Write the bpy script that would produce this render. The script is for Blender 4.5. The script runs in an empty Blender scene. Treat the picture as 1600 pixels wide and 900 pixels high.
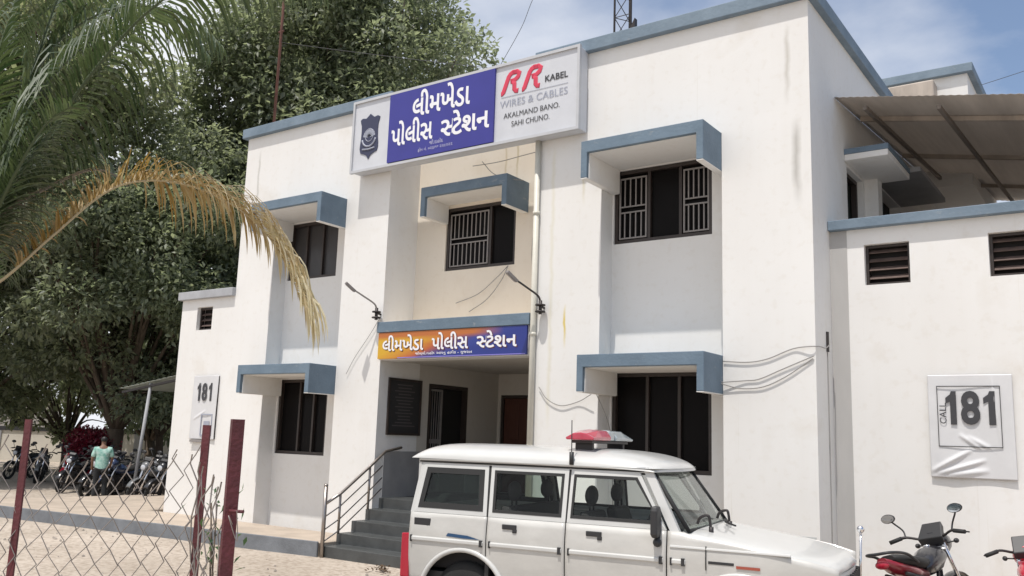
import bpy, bmesh, math, random
import numpy as np
from mathutils import Vector, Matrix
random.seed(7); rng = np.random.default_rng(11)
S = bpy.context.scene
COL = S.collection
R = math.radians

# ---------------------------------------------------------------- camera
cam_d = bpy.data.cameras.new('camera'); cam = bpy.data.objects.new('camera', cam_d); COL.objects.link(cam)
YAW, PITCH, ROLL = R(35.407), R(9.589), R(1.924)
fw = Vector((-math.sin(YAW)*math.cos(PITCH), math.cos(YAW)*math.cos(PITCH), math.sin(PITCH)))
rt = Vector((math.cos(YAW), math.sin(YAW), 0)); upv = rt.cross(fw)
Rv = math.cos(ROLL)*rt + math.sin(ROLL)*upv; Uv = -math.sin(ROLL)*rt + math.cos(ROLL)*upv
mw = Matrix((Rv, Uv, -fw)).transposed().to_4x4(); mw.translation = Vector((4.542, -11.281, 2.115))
cam.matrix_world = mw
cam_d.sensor_width = 36; cam_d.lens = 36*1393.1/1600; cam_d.clip_start = .05; cam_d.clip_end = 2000
S.camera = cam

# ---------------------------------------------------------------- light, sky, exposure
TO_SUN = Vector((.05, -1.0, 2.6)).normalized()
sun_d = bpy.data.lights.new('sun', 'SUN'); sun = bpy.data.objects.new('sun', sun_d); COL.objects.link(sun)
sun_d.energy = 3.6; sun_d.angle = R(.53); sun_d.color = (1, .95, .89)
sun.rotation_euler = TO_SUN.to_track_quat('Z', 'Y').to_euler(); sun.location = (0, -20, 40)
world = bpy.data.worlds.new('World'); S.world = world; world.use_nodes = True
def build_world():
    nt = world.node_tree; N = nt.nodes; L = nt.links
    for n in list(N): N.remove(n)
    out = N.new('ShaderNodeOutputWorld'); bg = N.new('ShaderNodeBackground'); bg.inputs[1].default_value = .132
    sky = N.new('ShaderNodeTexSky'); sky.sky_type = 'NISHITA'; sky.sun_disc = False
    sky.sun_elevation = math.asin(TO_SUN.z); sky.sun_rotation = math.atan2(TO_SUN.x, TO_SUN.y) % (2*math.pi)
    sky.dust_density = 1.0; sky.air_density = 1.0; sky.ozone_density = 1.0
    tc = N.new('ShaderNodeTexCoord'); sep = N.new('ShaderNodeSeparateXYZ'); L.new(tc.outputs['Generated'], sep.inputs[0])
    def mth(op, a, b=None, v=None):
        n = N.new('ShaderNodeMath'); n.operation = op
        if hasattr(a, 'is_linked'): L.new(a, n.inputs[0])
        else: n.inputs[0].default_value = a
        if b is not None:
            if hasattr(b, 'is_linked'): L.new(b, n.inputs[1])
            else: n.inputs[1].default_value = b
        return n.outputs[0]
    z = mth('ADD', mth('MAXIMUM', sep.outputs[2], 0.0), .18)
    cx = mth('DIVIDE', sep.outputs[0], z); cy = mth('DIVIDE', sep.outputs[1], z)
    comb = N.new('ShaderNodeCombineXYZ'); L.new(cx, comb.inputs[0]); L.new(cy, comb.inputs[1]); comb.inputs[2].default_value = 3.7
    noi = N.new('ShaderNodeTexNoise'); noi.inputs['Scale'].default_value = 1.55; noi.inputs['Detail'].default_value = 7; noi.inputs['Roughness'].default_value = .52
    L.new(comb.outputs[0], noi.inputs['Vector'])
    # more cloud towards -x (left of the view), clear towards +x
    bias = mth('MULTIPLY', sep.outputs[0], -.42)
    val = mth('ADD', mth('ADD', noi.outputs[0], bias), mth('MULTIPLY', sep.outputs[1], -.22))  # extra cloud towards -y, out of view, added for neutral fill on shaded walls
    ramp = N.new('ShaderNodeValToRGB'); ramp.color_ramp.elements[0].position = .33; ramp.color_ramp.elements[1].position = .66
    L.new(val, ramp.inputs[0])
    mix = N.new('ShaderNodeMixRGB'); L.new(ramp.outputs[0], mix.inputs[0])
    hz = N.new('ShaderNodeMixRGB'); hz.inputs[0].default_value = .08; hz.inputs[2].default_value = (4.6, 5.0, 6.4, 1); L.new(sky.outputs[0], hz.inputs[1])
    L.new(hz.outputs[0], mix.inputs[1]); mix.inputs[2].default_value = (6.5, 6.65, 7.05, 1)
    L.new(mix.outputs[0], bg.inputs[0]); L.new(bg.outputs[0], out.inputs[0])
build_world()
S.view_settings.view_transform = 'Standard'; S.view_settings.look = 'None'; S.view_settings.gamma = 1
S.view_settings.exposure = 0.10; S.view_settings.use_curve_mapping = False
try:
    S.cycles.max_bounces = 8; S.cycles.transparent_max_bounces = 24; S.cycles.diffuse_bounces = 4
except Exception: pass

# ---------------------------------------------------------------- materials
def mat(name, color, rough=.6, metal=0, var=0.0, scale=6, bump=0.0, bscale=40, spec=.5, coat=0.0, trans=0.0, stretch=None, color2=None, detail=5):
    m = bpy.data.materials.new(name); m.use_nodes = True
    nt = m.node_tree; N = nt.nodes; L = nt.links; b = N['Principled BSDF']
    b.inputs['Base Color'].default_value = (*color, 1); b.inputs['Roughness'].default_value = rough; b.inputs['Metallic'].default_value = metal
    b.inputs['Specular IOR Level'].default_value = spec
    if coat: b.inputs['Coat Weight'].default_value = coat; b.inputs['Coat Roughness'].default_value = .05
    if var or bump or color2:
        tc = N.new('ShaderNodeTexCoord'); mp = N.new('ShaderNodeMapping'); L.new(tc.outputs['Object'], mp.inputs[0])
        if stretch: mp.inputs['Scale'].default_value = stretch
    if var or color2:
        n = N.new('ShaderNodeTexNoise'); n.inputs['Scale'].default_value = scale; n.inputs['Detail'].default_value = detail; n.inputs['Roughness'].default_value = .62
        L.new(mp.outputs[0], n.inputs['Vector'])
        r = N.new('ShaderNodeValToRGB'); r.color_ramp.elements[0].position = .32; r.color_ramp.elements[1].position = .68
        c2 = color2 or tuple(min(1, c*(1-var)) for c in color)
        r.color_ramp.elements[0].color = (*c2, 1); r.color_ramp.elements[1].color = (*color, 1)
        L.new(n.outputs[0], r.inputs[0]); L.new(r.outputs[0], b.inputs['Base Color'])
    if bump:
        n2 = N.new('ShaderNodeTexNoise'); n2.inputs['Scale'].default_value = bscale; n2.inputs['Detail'].default_value = 4
        L.new(tc.outputs['Object'], n2.inputs['Vector'])
        bp = N.new('ShaderNodeBump'); bp.inputs['Strength'].default_value = bump; bp.inputs['Distance'].default_value = .02
        L.new(n2.outputs[0], bp.inputs['Height']); L.new(bp.outputs[0], b.inputs['Normal'])
    return m

def plaster(name, base, tint, streaks=()):
    """painted plaster: broad patchiness, thin vertical rain marks, fine trowel bump; streaks = (x, z0, z1, halfwidth, colour, strength)"""
    m = bpy.data.materials.new(name); m.use_nodes = True
    nt = m.node_tree; N = nt.nodes; L = nt.links; b = N['Principled BSDF']; b.inputs['Roughness'].default_value = .75; b.inputs['Specular IOR Level'].default_value = .25
    tc = N.new('ShaderNodeTexCoord')
    def noise(scale, st, det=4):
        mp = N.new('ShaderNodeMapping'); mp.inputs['Scale'].default_value = st; L.new(tc.outputs['Object'], mp.inputs[0])
        n = N.new('ShaderNodeTexNoise'); n.inputs['Scale'].default_value = scale; n.inputs['Detail'].default_value = det; L.new(mp.outputs[0], n.inputs['Vector']); return n.outputs[0]
    def ramp(v, a, c, ca, cb):
        r = N.new('ShaderNodeValToRGB'); r.color_ramp.elements[0].position = a; r.color_ramp.elements[1].position = c
        r.color_ramp.elements[0].color = (*ca, 1); r.color_ramp.elements[1].color = (*cb, 1); L.new(v, r.inputs[0]); return r.outputs[0]
    def mul(c1, c2, f=1):
        x = N.new('ShaderNodeMixRGB'); x.blend_type = 'MULTIPLY'; x.inputs[0].default_value = f; L.new(c1, x.inputs[1]); L.new(c2, x.inputs[2]); return x.outputs[0]
    c = ramp(noise(.55, (1, 1, 1)), .35, .68, tint, base)
    c = mul(c, ramp(noise(1.6, (4.5, 4.5, .22), 6), .30, .50, (.86, .82, .76), (1, 1, 1)), .08)
    c = mul(c, ramp(noise(9, (1, 1, 1), 6), .30, .45, (.93, .91, .88), (1, 1, 1)), .5)
    c = mul(c, ramp(noise(2.4, (6.5, 6.5, .10), 5), .685, .75, (1, 1, 1), (.80, .77, .70)), .30)      # sparse thin rain streaks
    c = mul(c, ramp(noise(1.1, (1, 1, 1), 8), .60, .70, (1, 1, 1), (.90, .875, .84)), .6)
    sep = N.new('ShaderNodeSeparateXYZ'); L.new(tc.outputs['Object'], sep.inputs[0])
    jit = noise(3, (.2, .2, 1), 3)
    def mt(op, a, bb):
        n = N.new('ShaderNodeMath'); n.operation = op
        for i, v in enumerate((a, bb)):
            if isinstance(v, (int, float)): n.inputs[i].default_value = v
            else: L.new(v, n.inputs[i])
        return n.outputs[0]
    for (x, z0, z1, hw, colr, st) in streaks:
        d = mt('ABSOLUTE', mt('ADD', mt('SUBTRACT', sep.outputs[0], x), mt('MULTIPLY', mt('SUBTRACT', jit, .5), .10)), 0)
        a = mt('MULTIPLY', mt('SUBTRACT', 1.0, mt('MINIMUM', mt('DIVIDE', d, hw), 1.0)), 1.6)
        cl = lambda v: mt('MAXIMUM', mt('MINIMUM', v, 1.0), 0.0)
        zz = mt('MULTIPLY', cl(mt('DIVIDE', mt('SUBTRACT', sep.outputs[2], z0), .45)), cl(mt('DIVIDE', mt('SUBTRACT', z1, sep.outputs[2]), .30)))
        fac = mt('MINIMUM', mt('MULTIPLY', mt('MULTIPLY', a, zz), st), 1.0)
        x_ = N.new('ShaderNodeMixRGB'); x_.blend_type = 'MULTIPLY'; L.new(fac, x_.inputs[0]); L.new(c, x_.inputs[1]); x_.inputs[2].default_value = (*colr, 1); c = x_.outputs[0]
    L.new(c, b.inputs['Base Color'])
    bp = N.new('ShaderNodeBump'); bp.inputs['Strength'].default_value = .22; bp.inputs['Distance'].default_value = .008
    h = mt('ADD', mt('MULTIPLY', noise(1.5, (.8, .8, 1.6), 3), 1.2), mt('MULTIPLY', noise(45, (1, 1, 1), 3), .25))
    L.new(h, bp.inputs['Height']); L.new(bp.outputs[0], b.inputs['Normal'])
    return m

def worn_paint(name, a, b_, chip):
    m = mat(name, a, .65, color2=b_, scale=2.2, bump=.25, bscale=25, spec=.3); nt = m.node_tree; N = nt.nodes; L = nt.links; b = N['Principled BSDF']
    src = b.inputs['Base Color'].links[0].from_socket; tc = N.new('ShaderNodeTexCoord'); mp = N.new('ShaderNodeMapping'); mp.inputs['Scale'].default_value = (1, 1, 2.2); L.new(tc.outputs['Object'], mp.inputs[0])
    n = N.new('ShaderNodeTexNoise'); n.inputs['Scale'].default_value = 5.5; n.inputs['Detail'].default_value = 8; n.inputs['Roughness'].default_value = .7; L.new(mp.outputs[0], n.inputs['Vector'])
    r = N.new('ShaderNodeValToRGB'); r.color_ramp.elements[0].position = .61; r.color_ramp.elements[1].position = .70; L.new(n.outputs[0], r.inputs[0])
    f = N.new('ShaderNodeMath'); f.operation = 'MULTIPLY'; f.inputs[1].default_value = .55; L.new(r.outputs[0], f.inputs[0])
    x = N.new('ShaderNodeMixRGB'); L.new(f.outputs[0], x.inputs[0]); L.new(src, x.inputs[1]); x.inputs[2].default_value = (*chip, 1); L.new(x.outputs[0], b.inputs['Base Color']); return m
M = {}
STR = [(.93, 6.6, 7.80, .05, (.68, .66, .62), .5), (1.03, 5.2, 6.45, .075, (.62, .61, .59), .6), (-2.49, 3.45, 4.15, .03, (.85, .68, .20), .95),
       (-2.75, 2.2, 6.7, .05, (.88, .85, .70), .35), (-2.2, 5.6, 6.7, .04, (.80, .76, .60), .6), (-9.9, 6.4, 7.8, .04, (.72, .72, .70), .7), (-4.0, 6.4, 7.6, .03, (.7, .66, .5), .6), (-4.25, 6.3, 7.6, .03, (.75, .7, .55), .5)]
M['wall'] = plaster('white_plaster', (.79, .782, .762), (.745, .733, .708), STR)
M['wall_in'] = plaster('cream_plaster', (.64, .60, .53), (.58, .54, .47)); M['strip_grey'] = mat('plain_grey', (.47, .46, .445), .85, var=.12, scale=2, stretch=(1, 1, .3)); M['cream'] = plaster('cream_bounce_tint', (.80, .735, .635), (.75, .68, .58), STR)
M['porch'] = plaster('porch_shade_tint', (.62, .585, .53), (.55, .52, .47))
M['wall_far'] = plaster('pale_plaster', (.66, .62, .55), (.56, .53, .47))
M['blue'] = worn_paint('blue_grey_paint', (.165, .225, .285), (.125, .175, .225), (.34, .35, .35))
M['cap'] = worn_paint('faded_blue_cap', (.205, .265, .325), (.145, .195, .245), (.38, .38, .37))
M['greycap'] = mat('pale_grey_cap', (.42, .43, .45), .7, var=.25, scale=2.5)
M['plinth'] = mat('blue_grey_plinth', (.20, .215, .235), .7, var=.35, scale=2.5, bump=.3)
M['paving'] = mat('dusty_paving', (.50, .42, .34), .85, var=.25, scale=2.0, bump=.3)
M['stone'] = mat('dark_slate_step', (.075, .08, .08), .45, var=.35, scale=4, bump=.1)
M['dado'] = mat('grey_dado_paint', (.34, .34, .345), .5, var=.2, scale=3)
M['frame'] = mat('dark_brown_frame', (.040, .030, .026), .45, var=.2)
M['alu'] = mat('grey_grille_paint', (.27, .25, .24), .45, var=.2, scale=8)
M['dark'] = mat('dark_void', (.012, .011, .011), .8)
M['pane'] = mat('dark_window_pane', (.008, .007, .007), .25, spec=.06)
M['pane_grey'] = mat('dusty_window_pane', (.05, .047, .048), .3, spec=.35, var=.3, scale=2)
M['steel'] = mat('stainless_rail', (.42, .38, .35), .32, metal=.9, var=.2, scale=8)
M['iron'] = mat('dark_iron', (.05, .045, .045), .5, metal=.5)
M['door_brown'] = mat('brown_door', (.10, .035, .022), .45, var=.3, scale=6, stretch=(6, 6, .4))
M['oxide'] = mat('red_oxide_paint', (.125, .022, .028), .55, var=.45, scale=9, bump=.3, bscale=60)
M['wire'] = mat('galvanised_wire', (.40, .36, .33), .5, metal=.55, var=.3, scale=20)
M['cable'] = mat('black_cable', (.05, .05, .05), .6)
M['cable_grey'] = mat('grey_cable', (.28, .27, .26), .6)
M['pvc'] = mat('cream_pipe', (.66, .64, .56), .45, var=.1)
M['signwhite'] = mat('sign_white', (.60, .615, .65), .45, var=.10, scale=2)
M['signframe'] = mat('sign_frame', (.52, .53, .55), .4, var=.1)
M['signblue'] = mat('sign_blue', (.040, .040, .270), .4, var=.12, scale=2)
M['ink_white'] = mat('white_ink', (.80, .80, .83), .5)
M['ink_dark'] = mat('dark_ink', (.045, .045, .05), .55)
M['ink_red'] = mat('red_ink', (.60, .045, .09), .5)
M['ink_navy'] = mat('navy_ink', (.035, .04, .085), .5)
M['ink_grey'] = mat('grey_ink', (.33, .35, .42), .5)
M['ink_pale'] = mat('pale_ink', (.45, .45, .62), .5)
M['vinyl'] = mat('poster_vinyl', (.66, .66, .665), .38, var=.08, scale=3)
M['shed_iron'] = mat('brown_steel', (.20, .17, .145), .6); M['tan_sheet'] = mat('tan_sheet', (.50, .43, .365), .6, var=.35, scale=1.2, stretch=(3, .35, 1))
M['grey_sheet'] = mat('grey_green_sheet', (.36, .40, .36), .6, var=.3, scale=2)
M['paint_white'] = mat('white_car_paint', (.58, .58, .56), .32, coat=.6, spec=.5, var=.07, scale=2.5)
M['paint_dirty'] = mat('dusty_white_paint', (.57, .56, .53), .38, coat=.35, var=.14, scale=3.2, stretch=(1, 1, 2))
M['rubber'] = mat('black_rubber', (.018, .018, .018), .7)
M['plastic'] = mat('black_plastic', (.028, .028, .03), .5)
M['tyre'] = mat('tyre', (.02, .02, .02), .85, bump=.3, bscale=80)
M['headliner'] = mat('grey_headliner', (.30, .29, .27), .9); M['seatcloth'] = mat('dark_seat_cloth', (.03, .028, .028), .85)
M['red_lens'] = mat('red_lens', (.42, .012, .035), .15, coat=.5)
M['red_dome'] = mat('red_dome', (.50, .05, .085), .15, coat=.6, var=.2, scale=5)
M['clear_dome'] = mat('clear_dome', (.42, .47, .49), .15, coat=.6, var=.3, scale=6)
M['lamp_lens'] = mat('headlamp_lens', (.5, .52, .55), .08, coat=.8)
M['chrome'] = mat('chrome', (.75, .75, .77), .12, metal=1)
M['mirror'] = mat('mirror_glass', (.85, .87, .92), .04, metal=1)
M['navy_decal'] = mat('navy_decal', (.02, .07, .16), .4)
M['red_decal'] = mat('red_decal', (.35, .08, .05), .4)
M['bark'] = mat('bark', (.12, .09, .065), .9, var=.5, scale=8, bump=.8, bscale=18, stretch=(1, 1, .25))
M['palmbark'] = mat('palm_bark', (.17, .14, .11), .9, var=.4, scale=5, bump=.7, bscale=14, stretch=(1, 1, 4))
M['skin'] = mat('skin', (.20, .105, .065), .55); M['hair'] = mat('black_hair', (.012, .011, .011), .5)
M['trousers'] = mat('dark_trousers', (.022, .024, .026), .85, var=.3); M['shoe'] = mat('dark_shoe', (.02, .018, .018), .6)
M['shirt'] = mat('mint_print_shirt', (.50, .66, .60), .85, color2=(.16, .40, .33), scale=9, detail=2)
M['dirt_leaf'] = mat('dead_leaf', (.12, .075, .04), .8, var=.5, scale=20)
M['wood'] = mat('weathered_wood', (.2, .15, .1), .8, var=.4)
def glass(name, tint, refl=.06):
    m = bpy.data.materials.new(name); m.use_nodes = True; nt = m.node_tree; N = nt.nodes; L = nt.links
    for n in list(N): N.remove(n)
    o = N.new('ShaderNodeOutputMaterial'); t = N.new('ShaderNodeBsdfTransparent'); t.inputs[0].default_value = (*tint, 1)
    g = N.new('ShaderNodeBsdfGlossy'); g.inputs['Roughness'].default_value = .03
    f = N.new('ShaderNodeLayerWeight'); f.inputs[0].default_value = .5
    pw = N.new('ShaderNodeMath'); pw.operation = 'POWER'; pw.inputs[1].default_value = 4.0; L.new(f.outputs['Facing'], pw.inputs[0])
    ad = N.new('ShaderNodeMath'); ad.operation = 'MULTIPLY_ADD'; ad.inputs[1].default_value = .6; ad.inputs[2].default_value = refl; L.new(pw.outputs[0], ad.inputs[0])
    x = N.new('ShaderNodeMixShader'); L.new(ad.outputs[0], x.inputs[0]); L.new(t.outputs[0], x.inputs[1]); L.new(g.outputs[0], x.inputs[2]); L.new(x.outputs[0], o.inputs[0])
    return m
M['glass'] = glass('car_glass', (.96, .98, .97), .012); M['glass_dark'] = glass('smoked_glass', (.60, .66, .63), .03); M['glass_ws'] = glass('windscreen_glass', (.84, .88, .86), .05)

def leafmat(name, dark, light, trans=.30, rough=.42):
    m = bpy.data.materials.new(name); m.use_nodes = True; nt = m.node_tree; N = nt.nodes; L = nt.links
    b = N['Principled BSDF']; o = N['Material Output']; b.inputs['Roughness'].default_value = rough; b.inputs['Specular IOR Level'].default_value = .55
    at = N.new('ShaderNodeAttribute'); at.attribute_name = 'tone'
    r = N.new('ShaderNodeValToRGB'); r.color_ramp.elements[0].color = (*dark, 1); r.color_ramp.elements[1].color = (*light, 1); L.new(at.outputs['Fac'], r.inputs[0])
    L.new(r.outputs[0], b.inputs['Base Color'])
    tr = N.new('ShaderNodeBsdfTranslucent'); br = N.new('ShaderNodeMixRGB'); br.blend_type = 'MULTIPLY'; br.inputs[0].default_value = 1; br.inputs[2].default_value = (1.7, 1.75, 1.3, 1); L.new(r.outputs[0], br.inputs[1]); L.new(br.outputs[0], tr.inputs[0])
    x = N.new('ShaderNodeMixShader'); x.inputs[0].default_value = trans; L.new(b.outputs[0], x.inputs[1]); L.new(tr.outputs[0], x.inputs[2]); L.new(x.outputs[0], o.inputs[0])
    return m
M['leaf'] = leafmat('tree_leaf', (.095, .116, .080), (.30, .325, .235), .55)
M['leaf2'] = leafmat('tree_leaf_olive', (.105, .122, .076), (.315, .33, .23), .55)
M['leaf_red'] = leafmat('red_leaf', (.10, .006, .018), (.22, .02, .04), .2)
M['palm_green'] = leafmat('palm_leaf_green', (.026, .052, .020), (.105, .135, .062), .28, .45)
M['palm_dry'] = leafmat('palm_leaf_yellowing', (.27, .165, .045), (.60, .53, .37), .3, .5)
M['palm_dead'] = leafmat('palm_leaf_dead', (.13, .10, .07), (.30, .25, .19), .15, .6)
M['weed'] = leafmat('weed_leaf', (.03, .08, .03), (.10, .18, .07))

def sheet_mat():
    m = mat('tan_roof_sheet', (.50, .455, .41), .6, var=.3, scale=1.2, stretch=(3, .35, 1)); nt = m.node_tree; N = nt.nodes; L = nt.links
    b = N['Principled BSDF']; t = N.new('ShaderNodeBsdfTranslucent'); t.inputs[0].default_value = (.50, .455, .41, 1); x = N.new('ShaderNodeMixShader'); x.inputs[0].default_value = .30
    L.new(b.outputs[0], x.inputs[1]); L.new(t.outputs[0], x.inputs[2]); L.new(x.outputs[0], N['Material Output'].inputs[0]); return m
M['shed_sheet'] = sheet_mat()
def ground_mat():
    m = bpy.data.materials.new('dusty_ground'); m.use_nodes = True; nt = m.node_tree; N = nt.nodes; L = nt.links; b = N['Principled BSDF']
    b.inputs['Roughness'].default_value = .95; b.inputs['Specular IOR Level'].default_value = .1
    tc = N.new('ShaderNodeTexCoord')
    def nz(s, d=5):
        n = N.new('ShaderNodeTexNoise'); n.inputs['Scale'].default_value = s; n.inputs['Detail'].default_value = d; L.new(tc.outputs['Object'], n.inputs['Vector']); return n.outputs[0]
    r = N.new('ShaderNodeValToRGB'); e = r.color_ramp.elements; e[0].position = .3; e[0].color = (.40, .345, .285, 1); e[1].position = .7; e[1].color = (.53, .465, .395, 1); L.new(nz(.45), r.inputs[0])
    r2 = N.new('ShaderNodeValToRGB'); e = r2.color_ramp.elements; e[0].position = .36; e[0].color = (.62, .58, .55, 1); e[1].position = .56; e[1].color = (1, 1, 1, 1); L.new(nz(14, 6), r2.inputs[0])
    x = N.new('ShaderNodeMixRGB'); x.blend_type = 'MULTIPLY'; x.inputs[0].default_value = .7; L.new(r.outputs[0], x.inputs[1]); L.new(r2.outputs[0], x.inputs[2]); L.new(x.outputs[0], b.inputs['Base Color'])
    bp = N.new('ShaderNodeBump'); bp.inputs['Strength'].default_value = .35; bp.inputs['Distance'].default_value = .02; L.new(nz(22, 6), bp.inputs['Height']); L.new(bp.outputs[0], b.inputs['Normal'])
    return m
M['ground'] = ground_mat()

# ---------------------------------------------------------------- helpers
def tag(o, label=None, cat=None, group=None, kind=None):
    if label: o['label'] = label
    if cat: o['category'] = cat
    if group: o['group'] = group
    if kind: o['kind'] = kind
    return o
def empty(name, loc=(0, 0, 0), rz=0, label=None, cat=None, group=None):
    o = bpy.data.objects.new(name, None); COL.objects.link(o); o.location = loc; o.rotation_euler = (0, 0, rz); o.empty_display_size = .2
    return tag(o, label, cat, group)
def children(o): return [c for c in bpy.data.objects if c.parent == o]
def copy_tree(o, parent=None):
    c = o.copy(); COL.objects.link(c); c.parent = parent
    for k in KIDS.get(o.name, ()): copy_tree(k, c)
    return c
KIDS = {}
class MB:
    def __init__(s): s.v = []; s.f = []; s.sm = []
    def add(s, vs, fs, smooth=False):
        b = len(s.v); s.v += [tuple(v) for v in vs]; s.f += [tuple(b+i for i in f) for f in fs]; s.sm += [smooth]*len(fs); return s
    def box(s, x0, x1, y0, y1, z0, z1):
        vs = [(x, y, z) for z in (z0, z1) for y in (y0, y1) for x in (x0, x1)]
        return s.add(vs, [(0, 2, 3, 1), (4, 5, 7, 6), (0, 1, 5, 4), (2, 6, 7, 3), (0, 4, 6, 2), (1, 3, 7, 5)])
    def tube(s, pts, r, n=8, caps=True, flat=None):
        pts = [Vector(p) for p in pts]; rs = r if isinstance(r, (list, tuple)) else [r]*len(pts)
        vs = []; prev = None
        for i, p in enumerate(pts):
            d = (pts[min(i+1, len(pts)-1)] - pts[max(i-1, 0)]); d = d.normalized() if d.length > 1e-9 else Vector((0, 0, 1))
            if prev is None:
                a = Vector((0, 0, 1)) if abs(d.z) < .9 else Vector((1, 0, 0)); u = d.cross(a).normalized()
            else: u = (prev - d*prev.dot(d)); u = u.normalized() if u.length > 1e-6 else d.orthogonal().normalized()
            prev = u; w = d.cross(u)
            for k in range(n):
                a = 2*math.pi*k/n; q = p + (u*math.cos(a) + w*math.sin(a))*rs[i]; vs.append(q)
        fs = [(i*n+k, i*n+(k+1) % n, (i+1)*n+(k+1) % n, (i+1)*n+k) for i in range(len(pts)-1) for k in range(n)]
        s.add(vs, fs, True)
        if caps:
            b = len(s.v)-len(vs); s.f += [tuple(b+k for k in reversed(range(n))), tuple(b+(len(pts)-1)*n+k for k in range(n))]; s.sm += [False, False]
        return s
    def loft(s, rings, caps=True, smooth=True):
        n = len(rings[0]); vs = [p for r in rings for p in r]; b = len(s.v)
        s.add(vs, [(i*n+k, i*n+(k+1) % n, (i+1)*n+(k+1) % n, (i+1)*n+k) for i in range(len(rings)-1) for k in range(n)], smooth)
        if caps: s.f += [tuple(b+k for k in reversed(range(n))), tuple(b+(len(rings)-1)*n+k for k in range(n))]; s.sm += [False, False]
        return s
    def prism(s, poly, depth0, depth1, axis='y'):
        """poly: list of (a,b); axis y -> (a,y,b); x -> (x,a,b); z -> (a,b,z)"""
        n = len(poly)
        def P(a, b, d): return (a, d, b) if axis == 'y' else (d, a, b) if axis == 'x' else (a, b, d)
        vs = [P(a, b, depth0) for a, b in poly] + [P(a, b, depth1) for a, b in poly]
        return s.add(vs, [tuple(range(n)), tuple(range(2*n-1, n-1, -1))] + [(k, n+k, n+(k+1) % n, (k+1) % n) for k in range(n)])
    def grid(s, P, smooth=True):
        nr, nc = len(P), len(P[0])
        return s.add([p for r in P for p in r], [(i*nc+j, i*nc+j+1, (i+1)*nc+j+1, (i+1)*nc+j) for i in range(nr-1) for j in range(nc-1)], smooth)
    def lathe(s, prof, c=(0, 0, 0), axis='z', n=20):
        def P(r, h, a):
            u, v = r*math.cos(a), r*math.sin(a)
            return (c[0]+u, c[1]+v, c[2]+h) if axis == 'z' else (c[0]+u, c[1]+h, c[2]+v) if axis == 'y' else (c[0]+h, c[1]+u, c[2]+v)
        return s.loft([[P(r, h, 2*math.pi*k/n) for k in range(n)] for r, h in prof])
    def ellipsoid(s, c, r, nu=14, nv=9):
        rings = []
        for i in range(nv):
            t = -math.pi/2 + math.pi*(i+.02)/(nv-1+.04); rings.append([(c[0]+r[0]*math.cos(t)*math.cos(2*math.pi*k/nu), c[1]+r[1]*math.cos(t)*math.sin(2*math.pi*k/nu), c[2]+r[2]*math.sin(t)) for k in range(nu)])
        return s.loft(rings)
    def build(s, name, m, parent=None, bevel=0, solid=0, recalc=True):
        me = bpy.data.meshes.new(name); me.from_pydata(s.v, [], s.f); me.polygons.foreach_set('use_smooth', s.sm); me.materials.append(m)
        if recalc:
            bm = bmesh.new(); bm.from_mesh(me); bmesh.ops.recalc_face_normals(bm, faces=bm.faces); bm.to_mesh(me); bm.free()
        o = bpy.data.objects.new(name, me); COL.objects.link(o)
        if parent is not None: o.parent = parent; KIDS.setdefault(parent.name, []).append(o)
        if bevel:
            b = o.modifiers.new('bevel', 'BEVEL'); b.width = bevel; b.segments = 2; b.limit_method = 'ANGLE'; b.angle_limit = R(40)
        if solid:
            b = o.modifiers.new('solid', 'SOLIDIFY'); b.thickness = solid; b.offset = 0
        return o
def bezier(pts, n=12):
    """Catmull-Rom through points"""
    P = [Vector(p) for p in pts]; P = [P[0]*2-P[1]] + P + [P[-1]*2-P[-2]]; out = []
    for i in range(1, len(P)-2):
        for k in range(n):
            t = k/n; a, b, c, d = P[i-1], P[i], P[i+1], P[i+2]
            out.append(.5*((2*b) + (c-a)*t + (2*a-5*b+4*c-d)*t*t + (3*b-a-3*c+d)*t**3))
    return out + [P[-2]]
def wall_grid(mb, x0, x1, z0, z1, y, t, holes, axis='y'):
    """wall in plane y (front) .. y+t (back) with rectangular holes (hx0,hx1,hz0,hz1); axis x swaps x and y"""
    xs = sorted({x0, x1, *[h[0] for h in holes], *[h[1] for h in holes]}); zs = sorted({z0, z1, *[h[2] for h in holes], *[h[3] for h in holes]})
    xs = [x for x in xs if x0 <= x <= x1]; zs = [z for z in zs if z0 <= z <= z1]
    op = lambda i, j: i < 0 or j < 0 or i >= len(xs)-1 or j >= len(zs)-1 or any(h[0] <= (xs[i]+xs[i+1])/2 <= h[1] and h[2] <= (zs[j]+zs[j+1])/2 <= h[3] for h in holes)
    P = (lambda a, d, b: (a, d, b)) if axis == 'y' else (lambda a, d, b: (d, a, b))
    for i in range(len(xs)-1):
        for j in range(len(zs)-1):
            if op(i, j): continue
            a, b, c, d = xs[i], xs[i+1], zs[j], zs[j+1]
            mb.add([P(a, y, c), P(b, y, c), P(b, y, d), P(a, y, d)], [(0, 1, 2, 3)]); mb.add([P(a, y+t, c), P(b, y+t, c), P(b, y+t, d), P(a, y+t, d)], [(3, 2, 1, 0)])
            for cond, q in ((op(i-1, j), [P(a, y, c), P(a, y, d), P(a, y+t, d), P(a, y+t, c)]), (op(i+1, j), [P(b, y, c), P(b, y+t, c), P(b, y+t, d), P(b, y, d)]),
                            (op(i, j-1), [P(a, y, c), P(a, y+t, c), P(b, y+t, c), P(b, y, c)]), (op(i, j+1), [P(a, y, d), P(b, y, d), P(b, y+t, d), P(a, y+t, d)])):
                if cond: mb.add(q, [(0, 1, 2, 3)])
def ring(mb, x0, x1, z0, z1, w, y0, y1):
    wall_grid(mb, x0, x1, z0, z1, y0, y1-y0, [(x0+w, x1-w, z0+w, z1-w)])

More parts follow.
